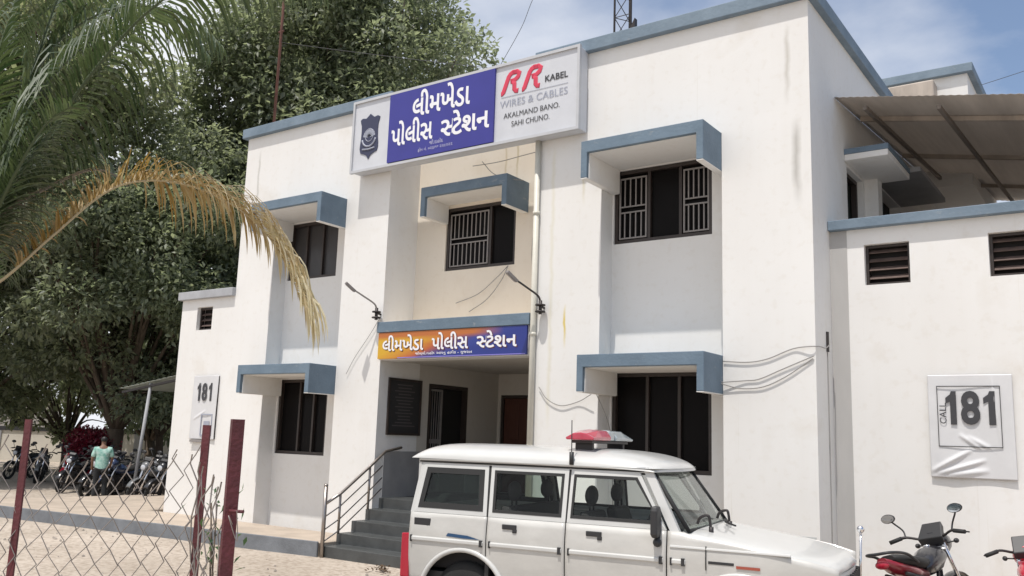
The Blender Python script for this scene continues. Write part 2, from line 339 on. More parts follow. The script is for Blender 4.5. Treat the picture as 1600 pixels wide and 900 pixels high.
# lettering: a text curve turned into a flat mesh, fitted to a box on a wall facing -y
def text_mesh(s, bold=.012):
    cu = bpy.data.curves.new('lettering', 'FONT'); cu.body = s; cu.size = 1; cu.offset = bold; cu.resolution_u = 4
    o = bpy.data.objects.new('lettering', cu); COL.objects.link(o); bpy.context.view_layer.update()
    me = bpy.data.meshes.new_from_object(o.evaluated_get(bpy.context.evaluated_depsgraph_get()))
    vs = [(v.co.x, v.co.y) for v in me.vertices]; fs = [tuple(p.vertices) for p in me.polygons]
    bpy.data.objects.remove(o); bpy.data.curves.remove(cu); bpy.data.meshes.remove(me)
    return vs, fs
def clip_right(vs, fs, cut):
    bm = bmesh.new(); V = [bm.verts.new((x, y, 0)) for x, y in vs]
    for f in fs:
        try: bm.faces.new([V[i] for i in f])
        except ValueError: pass
    bmesh.ops.bisect_plane(bm, geom=bm.verts[:]+bm.edges[:]+bm.faces[:], plane_co=(cut, 0, 0), plane_no=(1, 0, 0), clear_outer=True)
    bm.verts.index_update(); out = [(v.co.x, v.co.y) for v in bm.verts], [tuple(v.index for v in f.verts) for f in bm.faces]; bm.free(); return out
def gujarati(words, bold=.012):
    """joins pieces; a piece starting with '~' is a half form (its stem is cut off)"""
    V, F, x = [], [], 0.0
    for w in words:
        if w == ' ': x += .32; continue
        half = w.startswith('~'); vs, fs = text_mesh(w[1:] if half else w, bold)
        x1 = max(v[0] for v in vs); x0 = min(v[0] for v in vs)
        if half: vs, fs = clip_right(vs, fs, x1-.185); x1 = max(v[0] for v in vs)
        b = len(V); V += [(v[0]-x0+x, v[1]) for v in vs]; F += [tuple(b+i for i in f) for f in fs]
        x += (x1-x0) + (-.005 if half else .06)
    return V, F
def put_text(mesh, x0, x1, zb, zt, y, m, parent, name='lettering', shear=0, rot90=False, rise=0):
    vs, fs = mesh
    if rot90: vs = [(-v, u) for u, v in vs]
    ax0, ax1 = min(v[0] for v in vs), max(v[0] for v in vs); ay0, ay1 = min(v[1] for v in vs), max(v[1] for v in vs)
    par = list(range(len(vs)))
    def find(i):
        while par[i] != i: par[i] = par[par[i]]; i = par[i]
        return i
    for f in fs:
        for i in f[1:]: par[find(i)] = find(f[0])
    ids = {}; isl = [ids.setdefault(find(i), len(ids)) for i in range(len(vs))]      # overlapping strokes sit a hair apart
    o = MB(); o.add([(x0+(u-ax0)/(ax1-ax0)*(x1-x0)+shear*(v-ay0)/(ay1-ay0), y-.0006*(isl[i] % 5), zb+(v-ay0)/(ay1-ay0)*(zt-zb)+rise*(u-ax0)/(ax1-ax0)) for i, (u, v) in enumerate(vs)], fs)
    return o.build(name, m, parent, recalc=False)
G = .19    # ground level

ONE = [(.42, 0), (.86, 0), (.86, 1), (.52, 1), (.42, .90), (.10, .80), (.10, .62), (.42, .70)]
def put_one(x0, x1, z0, z1, y, m, parent):
    mb = MB(); mb.prism([(x0+u*(x1-x0), z0+v*(z1-z0)) for u, v in ONE], y, y+.002); return mb.build('number', m, parent)
# ================================================================ SETTING
xA, xB, xC, xD, xE, xF, xG, xH, xI = -12.05, -10.31, -9.24, -7.29, -6.22, -3.10, -1.89, 0.0, 1.22
mb = MB()
n = 60
def gx(i): t = i/n*2-1; return 260*abs(t)**2.2*(1 if t > 0 else -1)
mb.grid([[(gx(j)-4, gx(i)+2, G + (.02*math.sin(gx(j)*1.7)*math.sin(gx(i)*2.1) if abs(gx(j)) < 14 and gx(i) < -3 else 0)) for j in range(n+1)] for i in range(n+1)])
tag(mb.build('ground', M['ground']), kind='structure')
# raised paved platform along the left of the front, kerb painted blue grey, its edge slightly skewed
mb = MB(); mb.prism([(-16.5, -2.1), (-6.9, -1.22), (-6.21, -1.16), (-6.21, 0), (-12.6, 0), (-12.6, 3), (-16.5, 3)], G-.1, .405, 'z')
plat = mb.build('pavement', M['paving'], bevel=.012); tag(plat, kind='structure')
mb = MB(); mb.prism([(-16.5, -2.135), (-6.9, -1.255), (-6.205, -1.195), (-6.205, -1.155), (-6.9, -1.215), (-16.5, -2.095)], G-.1, .425, 'z')
tag(mb.build('kerb', M['plinth'], bevel=.012), kind='structure')

# ================================================================ POLICE STATION
st = empty('police_station', (-4, 4, G), 0, 'white two storey police station with blue grey window hoods and a central porch', 'building')
st_inv = Vector((4, -4, -G))
def B(mb, name, m, parent=st, **k):
    """build in world coordinates under the station root"""
    if parent is st: mb.v = [(v[0]+4, v[1]-4, v[2]-G) for v in mb.v]
    return mb.build(name, m, parent, **k)
def world_mat(o): o.matrix_parent_inverse = Matrix.Translation(st_inv); return o     # keep world coordinates under the root
def Bw(mb, name, m, parent=st, **k): return world_mat(mb.build(name, m, parent, **k)) if parent is st else mb.build(name, m, parent, **k)
T0, T1 = 6.40, 8.06
REC = .35
winL = [(xC+.03, xD-.55, 1.69, 3.10), (xC+.03, xD-.55, 5.05, 6.19)]
winR = [(xG+.02, -.31, 1.71, 3.12), (xG+.02, -.29, 5.06, 6.20)]
winM = [(-5.53, -4.0, 5.02, 6.17)]
mb = MB()
for a, b in ((xB, xC), (xD, xE), (xF, xG), (xH, xI)): mb.box(a, b, 0, 1.05, G, T0)
mb.box(xB, xE, 0, 1.05, T0, T1); mb.box(xF, xI, 0, 1.05, T0, T1)
wall_grid(mb, xC, xD, G, T0, REC, .22, winL); wall_grid(mb, xG, xH, G, T0, REC, .22, winR)
DOORY = (1.72, 2.62)
wall_grid(mb, 1.05, 9, G, T1, xI-.24, .24, [(*DOORY, 5.2, 6.2), (3.3, 5.2, 5.2, 6.4), (5.8, 7.6, 5.2, 6.4)], 'x')        # right flank
mb.box(xB, xB+.22, 1.05, 9, G, T1); mb.box(xB, xI, 9, 9.2, G, T1)             # left flank, back
wall = Bw(mb, 'wall', M['wall'])
mb = MB(); wall_grid(mb, xE+.001, xF-.001, 4.0, 7.75, .782, .22, winM); Bw(mb, 'recess_wall', M['cream'])  # cream tint puts warm bounce light into the wall colour
mb = MB(); mb.box(xB+.22, xI-.24, 1.06, 8.99, 7.0, 7.2); mb.box(xB+.22, xE-.3, .58, 8.99, 4.0, 4.2); mb.box(xF+.3, xI-.25, .58, 8.99, 4.0, 4.2); mb.box(xE-.3, xF+.3, 1.06, 8.99, 4.0, 4.2)
Bw(mb, 'roof', M['wall_in'])
# coping of the parapet (front pieces and flanks)
mb = MB()
for a, b in ((xB, xE), (xF, xI)):
    mb = MB()
    if b == xI: mb.prism([(a, -.1), (b+.1, -.1), (b+.1, 9.1), (b-.26, 9.1), (b-.26, .16), (a, .16)], T1, T1+.2, 'z')
    else: mb.prism([(a-.09, -.1), (b, -.1), (b, .16), (a+.2, .16), (a+.2, 9.1), (a-.09, 9.1)], T1, T1+.2, 'z')
    Bw(mb, 'coping', M['cap'], bevel=.012)
# ---- porch: interior shell, door openings in the left inner wall and in the back wall
PD = 3.5
mb = MB()
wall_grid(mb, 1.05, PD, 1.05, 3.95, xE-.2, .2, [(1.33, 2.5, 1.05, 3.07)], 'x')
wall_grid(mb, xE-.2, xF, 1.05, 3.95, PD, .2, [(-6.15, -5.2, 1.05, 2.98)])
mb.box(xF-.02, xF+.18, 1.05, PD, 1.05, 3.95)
Bw(mb, 'porch_wall', M['porch'])  # greyer than the facade plaster; porch shade is put into the colour
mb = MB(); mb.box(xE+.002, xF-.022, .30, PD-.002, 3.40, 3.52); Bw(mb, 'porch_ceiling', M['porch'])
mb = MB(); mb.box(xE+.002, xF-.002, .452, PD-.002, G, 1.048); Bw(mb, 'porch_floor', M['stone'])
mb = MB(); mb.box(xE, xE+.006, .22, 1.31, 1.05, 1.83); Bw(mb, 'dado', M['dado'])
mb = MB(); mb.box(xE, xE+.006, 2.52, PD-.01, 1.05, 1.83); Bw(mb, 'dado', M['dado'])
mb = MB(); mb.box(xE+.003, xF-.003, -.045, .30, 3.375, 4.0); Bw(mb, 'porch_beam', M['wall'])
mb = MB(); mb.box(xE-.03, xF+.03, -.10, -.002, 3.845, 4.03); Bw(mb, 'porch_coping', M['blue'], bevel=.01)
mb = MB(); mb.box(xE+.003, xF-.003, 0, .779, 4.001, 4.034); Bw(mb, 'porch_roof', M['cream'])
# porch doors: grilled double door standing open on a dark room, brown door at the back
mb = MB(); wall_grid(mb, 1.335, 2.495, 1.06, 3.065, xE-.1, .10, [(1.40, 2.43, 1.06, 3.0)], 'x'); dr = Bw(mb, 'door', M['frame'])
mb = MB(); wall_grid(mb, 1.42, 1.80, 1.10, 2.98, xE-.08, .03, [(1.46, 1.76, 1.14, 2.94)], 'x')
for k in range(4): mb.tube([(xE-.065, 1.52+.065*k, 1.14), (xE-.065, 1.52+.065*k, 2.94)], .009, 6)
mb.box(xE-.08, xE-.05, 1.46, 1.76, 1.98, 2.06); mb.build('grille', M['alu'], dr)
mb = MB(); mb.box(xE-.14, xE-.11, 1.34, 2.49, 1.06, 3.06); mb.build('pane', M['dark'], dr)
mb = MB(); wall_grid(mb, -6.145, -5.205, 1.06, 2.975, PD+.02, .08, [(-6.09, -5.26, 1.06, 2.92)]); dr = Bw(mb, 'door', M['frame'])
mb = MB(); mb.box(-6.085, -5.265, PD+.05, PD+.09, 1.06, 2.915)
for (a, b, c, d) in ((-6.0, -5.72, 1.2, 1.95), (-5.63, -5.35, 1.2, 1.95), (-6.0, -5.72, 2.1, 2.8), (-5.63, -5.35, 2.1, 2.8)): mb.box(a, b, PD+.035, PD+.05, c, d)
mb.build('door_leaf', M['door_brown'], dr, bevel=.004)
mb = MB()
for (x, z) in ((-4.95, 2.15), (-4.72, 2.2)): mb.box(x, x+.09, PD-.03, PD, z, z+.14)
Bw(mb, 'switch_box', M['plastic'], bevel=.01)
# ---- steps to the porch
mb = MB(); prof = [(-1.13, G-.05)]
for y, z in zip((-1.13, -.78, -.46, -.15, .158), (.36, .53, .705, .88, 1.05)):
    prof += [(y, prof[-1][1]), (y, z)]
prof += [(.45, 1.05), (.45, G-.05)]
mb.prism(prof[1:], xE+.002, xF-.002, 'x'); Bw(mb, 'front_steps', M['stone'], bevel=.008)
# ---- left wing
mb = MB(); wall_grid(mb, xA, xB, G, 4.77, 0, .25, [(-11.52, -11.01, 4.12, 4.60)]); mb.box(xA, xA+.22, .25, 6, G, 4.77); mb.box(xA, xB, 6, 6.2, G, 4.77)
Bw(mb, 'side_wing', M['wall'])
mb = MB(); mb.box(xA-.06, xB-.002, -.09, .2, 4.77, 4.94); mb.box(xA-.06, xA+.2, .2, 6.25, 4.77, 4.94); mb.box(xA+.22, xB-.01, .25, 6, 4.3, 4.4); Bw(mb, 'wing_coping', M['greycap'], bevel=.01)
# ---- right wing
dW = .738
vents = [(1.66, 2.215, 4.245, 4.785), (3.115, 3.67, 4.25, 4.79), (4.57, 5.12, 4.25, 4.79)]
mb = MB(); wall_grid(mb, xI, 9, G, 5.0, dW, .24, vents); mb.box(8.78, 9, dW+.24, 8.8, G, 5.0); mb.box(xI, 9, 8.8, 9, G, 5.0)
Bw(mb, 'side_wing', M['wall'])
mb = MB(); mb.box(xI+.004, 9.1, dW-.1, dW+.3, 5.0, 5.135); mb.box(8.74, 9.1, dW+.3, 9.1, 5.0, 5.135); Bw(mb, 'wing_coping', M['cap'], bevel=.01)
mb = MB(); mb.box(xI+.003, 8.77, dW+.25, 8.79, 4.86, 4.98); Bw(mb, 'wing_roof', M['dado'])
mb = MB(); mb.box(xI+.002, xI+.225, dW-.006, dW-.0005, G, 4.995); Bw(mb, 'grey_strip', M['strip_grey'])  # flat grey band down the wing wall beside the tower
for v in vents + [(-11.52, -11.01, 4.12, 4.60)]:
    y = dW if v[0] > 0 else 0
    mb = MB(); ring(mb, v[0]+.002, v[1]-.002, v[2]+.002, v[3]-.002, .035, y+.08, y+.16); fr = Bw(mb, 'vent_window', M['frame'])
    mb = MB()
    for k in range(4):
        z = v[2]+.09+k*.115; mb.add([(v[0]+.04, y+.15, z+.05), (v[1]-.04, y+.15, z+.05), (v[1]-.04, y+.085, z), (v[0]+.04, y+.085, z), (v[0]+.04, y+.158, z+.055), (v[1]-.04, y+.158, z+.055), (v[1]-.04, y+.093, z-.005), (v[0]+.04, y+.093, z-.005)],
               [(0, 1, 2, 3), (7, 6, 5, 4), (0, 4, 5, 1), (3, 2, 6, 7), (0, 3, 7, 4), (1, 5, 6, 2)])
    mb.build('slats', mat('dusty_slat', (.16, .115, .10), .5, var=.4, scale=9) if v[0] < 4 else M['frame'], fr)
    mb = MB(); mb.box(v[0]+.003, v[1]-.003, y+.2, y+.22, v[2]+.003, v[3]-.003); mb.build('pane', M['dark'], fr)
# ---- window hoods: slab with two hanging cheeks (an upturned U)
def hood(x0, x1, y0, y1, zt, zb, t=.175, c=.10):
    mb = MB(); mb.prism([(x0, zb), (x0, zt), (x1, zt), (x1, zb), (x1-c, zb), (x1-c, zt-t), (x0+c, zt-t), (x0+c, zb)], y0, y1)
    h = Bw(mb, 'window_hood', M['blue'], bevel=.008)
    mb = MB()       # the cream painted inside and underside
    e = .004
    mb.box(x0+c+e, x1-c-e, y0+.06, y1-.002, zt-t-.012, zt-t-.001)
    mb.box(x0+c+.001, x0+c+.012, y0+.06, y1-.002, zb-.004, zt-t-.013); mb.box(x1-c-.012, x1-c-.001, y0+.06, y1-.002, zb-.004, zt-t-.013)
    mb.box(x0+.004, x0+c, y0+.004, y1-.004, zb-.012, zb-.001); mb.box(x1-c, x1-.004, y0+.004, y1-.004, zb-.012, zb-.001)
    mb.build('hood_lining', M['wall'], h)
P = .63
hood(xG+.004, xH-.004, -P, REC, 6.398, 5.85); hood(xG+.004, xH-.004, -P, REC, 3.30, 2.79)
hood(xC+.004, xD-.004, -P, REC, 6.398, 5.85); hood(xC+.004, xD-.004, -P, REC, 3.30, 2.79)
hood(-5.60, -3.745, .13, .782, 6.41, 5.89)
# ---- windows
def window(x0, x1, z0, z1, y, leaves, pane='pane', fw=.055):
    """leaves: list of (fraction0, fraction1, bars)"""
    e = .002; mb = MB(); ring(mb, x0+e, x1-e, z0+e, z1-e, fw, y+.03, y+.13)
    w = x1-x0
    for f0, f1, nb in leaves[:-1]: mb.box(x0+w*f1-.022, x0+w*f1+.022, y+.045, y+.115, z0+fw, z1-fw)
    fr = Bw(mb, 'window', M['frame'])
    mb = MB(); mb.box(x0+fw-.01, x1-fw+.01, y+.098, y+.110, z0+fw-.01, z1-fw+.01); mb.build('pane', M[pane], fr)
    for i, (f0, f1, nb) in enumerate(leaves):
        if not nb: continue
        a, b, c, d = x0+w*f0+(fw if i == 0 else .03)+.02, x0+w*f1-(fw if i == len(leaves)-1 else .03)-.005, z0+fw+.02, z1-fw-.06
        g = MB(); ring(g, a, b, c, d, .022, y+.035, y+.055); zm = (c+d)/2-.02
        g.box(a+.02, b-.02, y+.036, y+.052, zm+.035, zm+.055); g.box(a+.02, b-.02, y+.036, y+.052, zm-.055, zm-.035)
        for k in range(nb):
            x = a+(b-a)*(k+1)/(nb+1)
            for (p, q) in ((c+.01, zm-.045), (zm+.045, d-.01)): g.box(x-.009, x+.009, y+.038, y+.050, p, q)
        g.build('grille', M['alu'], fr)
    return fr
window(*winR[1], REC, [(0, .36, 4), (.36, .68, 0), (.68, 1, 4)])
window(*winR[0], REC, [(0, .36, 0), (.36, .68, 0), (.68, 1, 0)])
window(*winM[0], .782, [(0, .63, 8), (.63, 1, 0)])
window(*winL[1], REC, [(0, .33, 0), (.33, .66, 0), (.66, 1, 0)], 'pane_grey')
window(*winL[0], REC, [(0, .42, 0), (.42, .70, 0), (.70, 1, 0)])
# flank door on the upper floor and the slabs over it
mb = MB(); wall_grid(mb, DOORY[0]+.003, DOORY[1]-.003, 5.2, 6.197, xI-.16, .08, [(DOORY[0]+.06, DOORY[1]-.06, 5.2, 6.14)], 'x'); fr = Bw(mb, 'door', M['frame'])
mb = MB(); mb.box(xI-.20, xI-.17, DOORY[0]+.004, DOORY[1]-.004, 5.2, 6.19); mb.build('pane', mat('green_dark_pane', (.012, .02, .015), .3), fr)
mb = MB(); mb.box(xI+.002, 1.82, 1.6, 3.02, 6.25, 6.34); h = Bw(mb, 'window_hood', M['wall'], bevel=.006)
mb = MB(); mb.box(xI+.003, 1.83, 1.59, 3.03, 6.342, 6.42); mb.build('hood_edge', M['blue'], h)
mb = MB(); mb.box(xI+.002, 1.42, 2.72, 2.98, 4.98, 6.248); Bw(mb, 'pier', M['wall'])
for a_, b_ in ((3.3, 5.2), (5.8, 7.6)):  # dark panels added to keep the flank wall under the shed dark
    mb = MB(); mb.box(xI-.2, xI-.17, a_+.004, b_-.004, 5.204, 6.396); Bw(mb, 'darkening_panel', M['dark'])
mb = MB(); mb.box(xI+.002, 1.95, 3.2, 5.3, 6.42, 6.50); Bw(mb, 'window_hood', M['dado'], bevel=.006)
# rain pipe beside the porch
mb = MB(); mb.tube([(-3.02, -.055, 1.0), (-3.02, -.055, 6.78)], .045, 12); 
for z in (2.0, 3.7, 5.6): mb.tube([(-3.02, -.055, z-.025), (-3.02, -.055, z+.025)], .055, 12)
Bw(mb, 'drain_pipe', M['pvc'])
mb = MB(); mb.box(xI+.001, xI+.025, .46, .51, 3.36, 3.62); Bw(mb, 'junction_box', M['iron'])
mb = MB(); mb.box(xI+.001, xI+.012, .484, .492, G, 3.355); Bw(mb, 'cable_conduit', M['cable_grey'])

# stair head room standing on the roof behind, and the antenna mast
sr = empty('roof_room', (1.2, 8, 7.2), 0, 'small white stair head room with blue coping rising behind the metal shed', 'roof room')
q = Vector((-1.2, -8, -7.2))
def Bq(mb, *a, **k): o = mb.build(*a, **k); o.matrix_parent_inverse = Matrix.Translation(q); return o
mb = MB(); mb.box(-.6, 2.16, 7.1, 10.6, 7.2, 9.42); Bq(mb, 'wall', M['wall'], sr)
mb = MB(); mb.box(-.66, 2.27, 7.0, 10.7, 9.42, 9.6); Bq(mb, 'coping', M['cap'], sr, bevel=.012)
mb = MB(); mb.box(.55, 1.62, 6.72, 7.095, 8.6, 9.28); Bq(mb, 'tan_block', M['tan_sheet'], sr, bevel=.03)  # plain tan box set before the roof room front
mast = empty('antenna_mast', (-3.68, 4, 7.2), 0, 'thin lattice radio mast standing on the roof above the right block', 'mast')
mb = MB(); w = .19
cs = [(-w, -w*.6), (w, -w*.6), (0, w)]
for a, b in cs: mb.tube([(a, b, 0), (a, b, 9)], .022, 6)
mb.build('leg', M['iron'], mast)
mb = MB()
for k in range(18):
    z = .2+k*.48
    for i in range(3):
        a, b = cs[i], cs[(i+1) % 3]; mb.tube([(*a, z), (*b, z+.48)], .009, 5, False); mb.tube([(*a, z), (*b, z)], .009, 5, False)
mb.build('bracing', M['iron'], mast)
mb = MB(); mb.box(-.1, .3, -.25, .25, 0, .12); mb.prism([(.12, 3.1), (.30, 3.42), (.30, 3.1)], -.16, -.05); mb.build('gusset', M['iron'], mast)

# metal shed over the wing roof: corrugated sheets, purlins, rafters, posts
shed = empty('metal_shed', (3.5, 4, 4.98), 0, 'tan corrugated metal shed roof over the flat roof of the right wing', 'shed')
q2 = Vector((-3.5, -4, -4.98))
def Bs(mb, *a, **k): o = mb.build(*a, **k); o.matrix_parent_inverse = Matrix.Translation(q2); return o
zs = lambda x, y: 7.02 - .18*(x-1.48) + .085*(y-1.2)
mb = MB(); nx = 300
mb.grid([[(1.226+(8.6-1.226)*j/nx, y, zs(1.226+(8.6-1.226)*j/nx, y)+.004*math.sin(j*2*math.pi/4)) for j in range(nx+1)] for y in np.linspace(1.15, 10.5, 8)])
Bs(mb, 'roof_sheet', M['shed_sheet'], shed, solid=.004)
mb = MB(); mb.prism([(1.25, 4.99), (8.55, 4.99), (8.55, zs(8.55, 10.3)-.2), (1.25, zs(1.25, 10.3)-.2)], 10.3, 10.34); Bs(mb, 'back_sheet', M['shed_iron'], shed)
mb = MB(); mb.prism([(1.2, 4.99), (10.28, 4.99), (10.28, zs(8.5, 10.28)-.2), (1.2, zs(8.5, 1.2)-.2)], 8.5, 8.53, 'x'); Bs(mb, 'side_sheet', M['shed_iron'], shed)
for y in (2.3, 5.2, 8.2):
    mb = MB(); mb.prism([(1.3, zs(1.3, y)-.02), (8.5, zs(8.5, y)-.02), (8.5, zs(8.5, y)-.09), (1.3, zs(1.3, y)-.09)], y-.03, y+.03); Bs(mb, 'purlin', M['tan_sheet'], shed)
for x in (1.6, 2.55, 4.4, 6.2, 8.2):
    mb = MB(); mb.prism([(1.3, zs(x, 1.3)-.091), (10.3, zs(x, 10.3)-.091), (10.3, zs(x, 10.3)-.15), (1.3, zs(x, 1.3)-.15)], x-.025, x+.025, 'x'); Bs(mb, 'rafter', M['shed_iron'], shed)
for x in (4.4, 8.2):
    for y in (1.6, 8.5):
        mb = MB(); mb.tube([(x, y, 4.98), (x, y, zs(x, y)-.12)], .04, 8); Bs(mb, 'post', M['iron'], shed)

# stainless handrail on the left of the steps
hr = empty('handrail', (-6.15, -1.16, G), 0, 'stainless steel handrail climbing the left side of the porch steps', 'handrail')
def Bh(mb, *a, **k): o = mb.build(*a, **k); o.matrix_parent_inverse = Matrix.Translation((6.15, 1.16, -G)); return o
X = -6.12
for y, z0, z1, r in ((-1.165, G, 1.27, .032), (-.84, .53, 1.17, .021), (-.20, .88, 1.60, .021)):
    mb = MB(); mb.tube([(X, y, z0), (X, y, z1)], r, 12)
    if r > .03: mb.ellipsoid((X, y, z1+.02), (.036, .036, .03))
    Bh(mb, 'post', M['steel'], hr)
rail = [(X, -1.165, 1.0), (X, -.82, 1.165), (X, -.17, 1.60), (X, .15, 1.83), (X, .55, 1.90)]
mb = MB(); mb.tube(rail, .024, 10); Bh(mb, 'rail', M['steel'], hr)
for d in (.20, .40, .58):
    mb = MB(); mb.tube([(x, y, z-d) for x, y, z in rail[:3]]+[(X, .1, 1.79-d)], .011, 8); Bh(mb, 'thin_rail', M['steel'], hr)

# ================================================================ SIGNS
sg = empty('sign_board', (-4.56, -.14, 6.76), 0, 'long police station sign with shield emblem, blue panel and red lettered advertisement above the porch', 'sign board')
def Bg(mb, *a, **k): o = mb.build(*a, **k); o.matrix_parent_inverse = Matrix.Translation((4.56, .14, -6.76)); return o
def W(o): o.matrix_parent_inverse = Matrix.Translation((4.56, .14, -6.76)); return o
y0 = -.27
mb = MB(); mb.box(-6.95, -2.16, y0, -.02, 6.77, 8.09); Bg(mb, 'board', M['signwhite'], sg, bevel=.01)
mb = MB(); ring(mb, -6.97, -2.14, 6.75, 8.11, .045, y0-.03, y0+.03); Bg(mb, 'frame', M['signframe'], sg, bevel=.006)
mb = MB(); mb.box(-6.05, -3.74, y0-.036, y0-.001, 6.81, 8.06); Bg(mb, 'panel', M['signblue'], sg)
yt = y0-.040
W(put_text(gujarati(['લીમખેડા'], .022), -5.50, -4.24, 7.545, 8.02, yt, M['ink_white'], sg))
W(put_text(gujarati(['પોલીસ'], .022), -5.97, -5.02, 7.085, 7.54, yt, M['ink_white'], sg))
W(put_text(gujarati(['~સ', 'ટેશન'], .022), -4.84, -3.82, 7.065, 7.50, yt, M['ink_white'], sg))
W(put_text(gujarati(['જી.દાહોદ'], .01), -5.08, -4.78, 6.985, 7.065, yt, M['ink_pale'], sg))
W(put_text(gujarati(['ફોન નં. ૦૨૬૭૭ ૨૨૯૨૨૨'], .01), -5.33, -4.57, 6.885, 6.965, yt, M['ink_pale'], sg))
# shield emblem: dark shield, pale rays and a wreath
cx_, cz_ = -6.54, 7.40
half = [(0, .42), (.05, .38), (.10, .345), (.19, .36), (.24, .33), (.225, .27), (.205, .22), (.20, .10), (.205, -.02), (.22, -.14), (.225, -.22), (.20, -.30), (.12, -.325), (.05, -.36), (0, -.43)]
poly = [(cx_+a, cz_+b) for a, b in half] + [(cx_-a, cz_+b) for a, b in reversed(half[1:-1])]
mb = MB(); mb.prism(poly, y0-.012, y0-.002); em = Bg(mb, 'emblem', M['ink_navy'], sg)
mb = MB()
for k in range(9):
    a = R(-75+150*k/8)+math.pi/2; c, s_ = math.cos(a), math.sin(a)
    mb.add([(cx_+c*.03-s_*.012, y0-.016, cz_-.02+s_*.03+c*.012), (cx_+c*.03+s_*.012, y0-.016, cz_-.02+s_*.03-c*.012), (cx_+c*.15+s_*.022, y0-.016, cz_-.02+s_*.16-c*.022), (cx_+c*.15-s_*.022, y0-.016, cz_-.02+s_*.16+c*.022)], [(0, 1, 2, 3)])
mb.tube([(cx_+.165*math.cos(a), y0-.015, cz_-.03+.165*math.sin(a)) for a in np.linspace(R(190), R(350), 14)], .018, 6)
mb.tube([(cx_-.15, y0-.015, cz_-.235), (cx_, y0-.015, cz_-.25), (cx_+.15, y0-.015, cz_-.235)], .016, 6)
mb.tube([(cx_+.10*math.cos(a), y0-.013, cz_+.02+.12*math.sin(a)) for a in np.linspace(0, 2*math.pi, 25)], .008, 6, False)
mb.build('crest', M['ink_grey'], em)
# advertisement panel
yr = y0-.006
def stroke(mb, pts, r, y):
    mb.tube([(p[0], y, p[1]) for p in pts], r, 10)
mb = MB()
def RR(ox, s):     # slanted R drawn as one ribbon
    f = lambda u, v: (ox+(u*1.2+.28*v)*s, 7.60+v*s*1.06)
    stroke(mb, [f(*p) for p in ((-.05, 0), (.0, 0), (.06, .06), (.14, .80), (.2, .93), (.3, 1.0), (.50, 1.0))], .043, y0)
    stroke(mb, [f(*p) for p in ((.28, 1.0), (.55, 1.0), (.68, .92), (.66, .72), (.52, .58), (.30, .55))], .043, y0)
    stroke(mb, [f(*p) for p in ((.42, .56), (.55, .40), (.62, .12), (.72, .02), (.86, 0))], .043, y0)
RR(-3.61, .31); RR(-3.20, .31)
mb.v = [(v[0], y0-.004+(v[1]-y0)*.06, v[2]) for v in mb.v]; Bg(mb, 'lettering', M['ink_red'], sg)
W(put_text(text_mesh('KABEL', .02), -2.78, -2.36, 7.63, 7.735, yr, M['ink_dark'], sg))
W(put_text(text_mesh('WIRES & CABLES', .0), -3.64, -2.36, 7.355, 7.475, yr, M['ink_grey'], sg))
W(put_text(text_mesh('AKALMAND BANO.', 0), -3.56, -2.50, 7.165, 7.255, yr, M['ink_dark'], sg))
W(put_text(text_mesh('SAHI CHUNO.', 0), -3.40, -2.68, 7.01, 7.10, yr, M['ink_dark'], sg))
mb = MB(); mb.box(-3.62, -2.36, yr, yr+.002, 7.53, 7.537); Bg(mb, 'rule', M['ink_grey'], sg)

def banner_mat():
    m = bpy.data.materials.new('banner_print'); m.use_nodes = True; nt = m.node_tree; N = nt.nodes; L = nt.links; b = N['Principled BSDF']; b.inputs['Roughness'].default_value = .4
    tc = N.new('ShaderNodeTexCoord'); sp = N.new('ShaderNodeSeparateXYZ'); L.new(tc.outputs['Generated'], sp.inputs[0])
    ns = N.new('ShaderNodeTexNoise'); ns.inputs['Scale'].default_value = 5; L.new(tc.outputs['Generated'], ns.inputs['Vector'])
    a = N.new('ShaderNodeMath'); a.operation = 'MULTIPLY_ADD'; a.inputs[1].default_value = -.42; L.new(sp.outputs[2], a.inputs[0]); L.new(sp.outputs[0], a.inputs[2])
    a2 = N.new('ShaderNodeMath'); a2.operation = 'MULTIPLY_ADD'; a2.inputs[1].default_value = .10; L.new(ns.outputs[0], a2.inputs[0]); L.new(a.outputs[0], a2.inputs[2])
    r = N.new('ShaderNodeValToRGB'); e = r.color_ramp.elements; e[0].position = 0.0; e[0].color = (.62, .36, .02, 1); e[1].position = .62; e[1].color = (.02, .035, .22, 1)
    for p, c in ((.14, (.55, .24, .02)), (.26, (.45, .11, .03)), (.36, (.10, .05, .16)), (.46, (.03, .05, .26))):
        q = e.new(p); q.color = (*c, 1)
    L.new(a2.outputs[0], r.inputs[0])
    r2 = N.new('ShaderNodeValToRGB'); f = r2.color_ramp.elements; f[0].position = .68; f[0].color = (0, 0, 0, 1); f[1].position = .84; f[1].color = (1, 1, 1, 1); L.new(sp.outputs[2], r2.inputs[0])
    r3 = N.new('ShaderNodeValToRGB'); f = r3.color_ramp.elements; f[0].position = .66; f[0].color = (1, 1, 1, 1); f[1].position = .86; f[1].color = (0, 0, 0, 1); L.new(sp.outputs[0], r3.inputs[0])
    ml = N.new('ShaderNodeMath'); ml.operation = 'MULTIPLY'; L.new(r2.outputs[0], ml.inputs[0]); L.new(r3.outputs[0], ml.inputs[1])
    x = N.new('ShaderNodeMixRGB'); L.new(ml.outputs[0], x.inputs[0]); L.new(r.outputs[0], x.inputs[1]); x.inputs[2].default_value = (.46, .14, .03, 1)
    L.new(x.outputs[0], b.inputs['Base Color']); return m
bn = empty('name_banner', (-4.66, -.06, 3.385), 0, 'orange and blue printed name banner across the porch beam', 'banner')
def Bb(o): o.matrix_parent_inverse = Matrix.Translation((4.66, .06, -3.385)); return o
mb = MB(); mb.box(xE+.01, xF-.01, -.085, -.047, 3.39, 3.838); Bb(mb.build('board', banner_mat(), bn))
ink_o = mat('shadow_ink', (.10, .02, .015), .5)
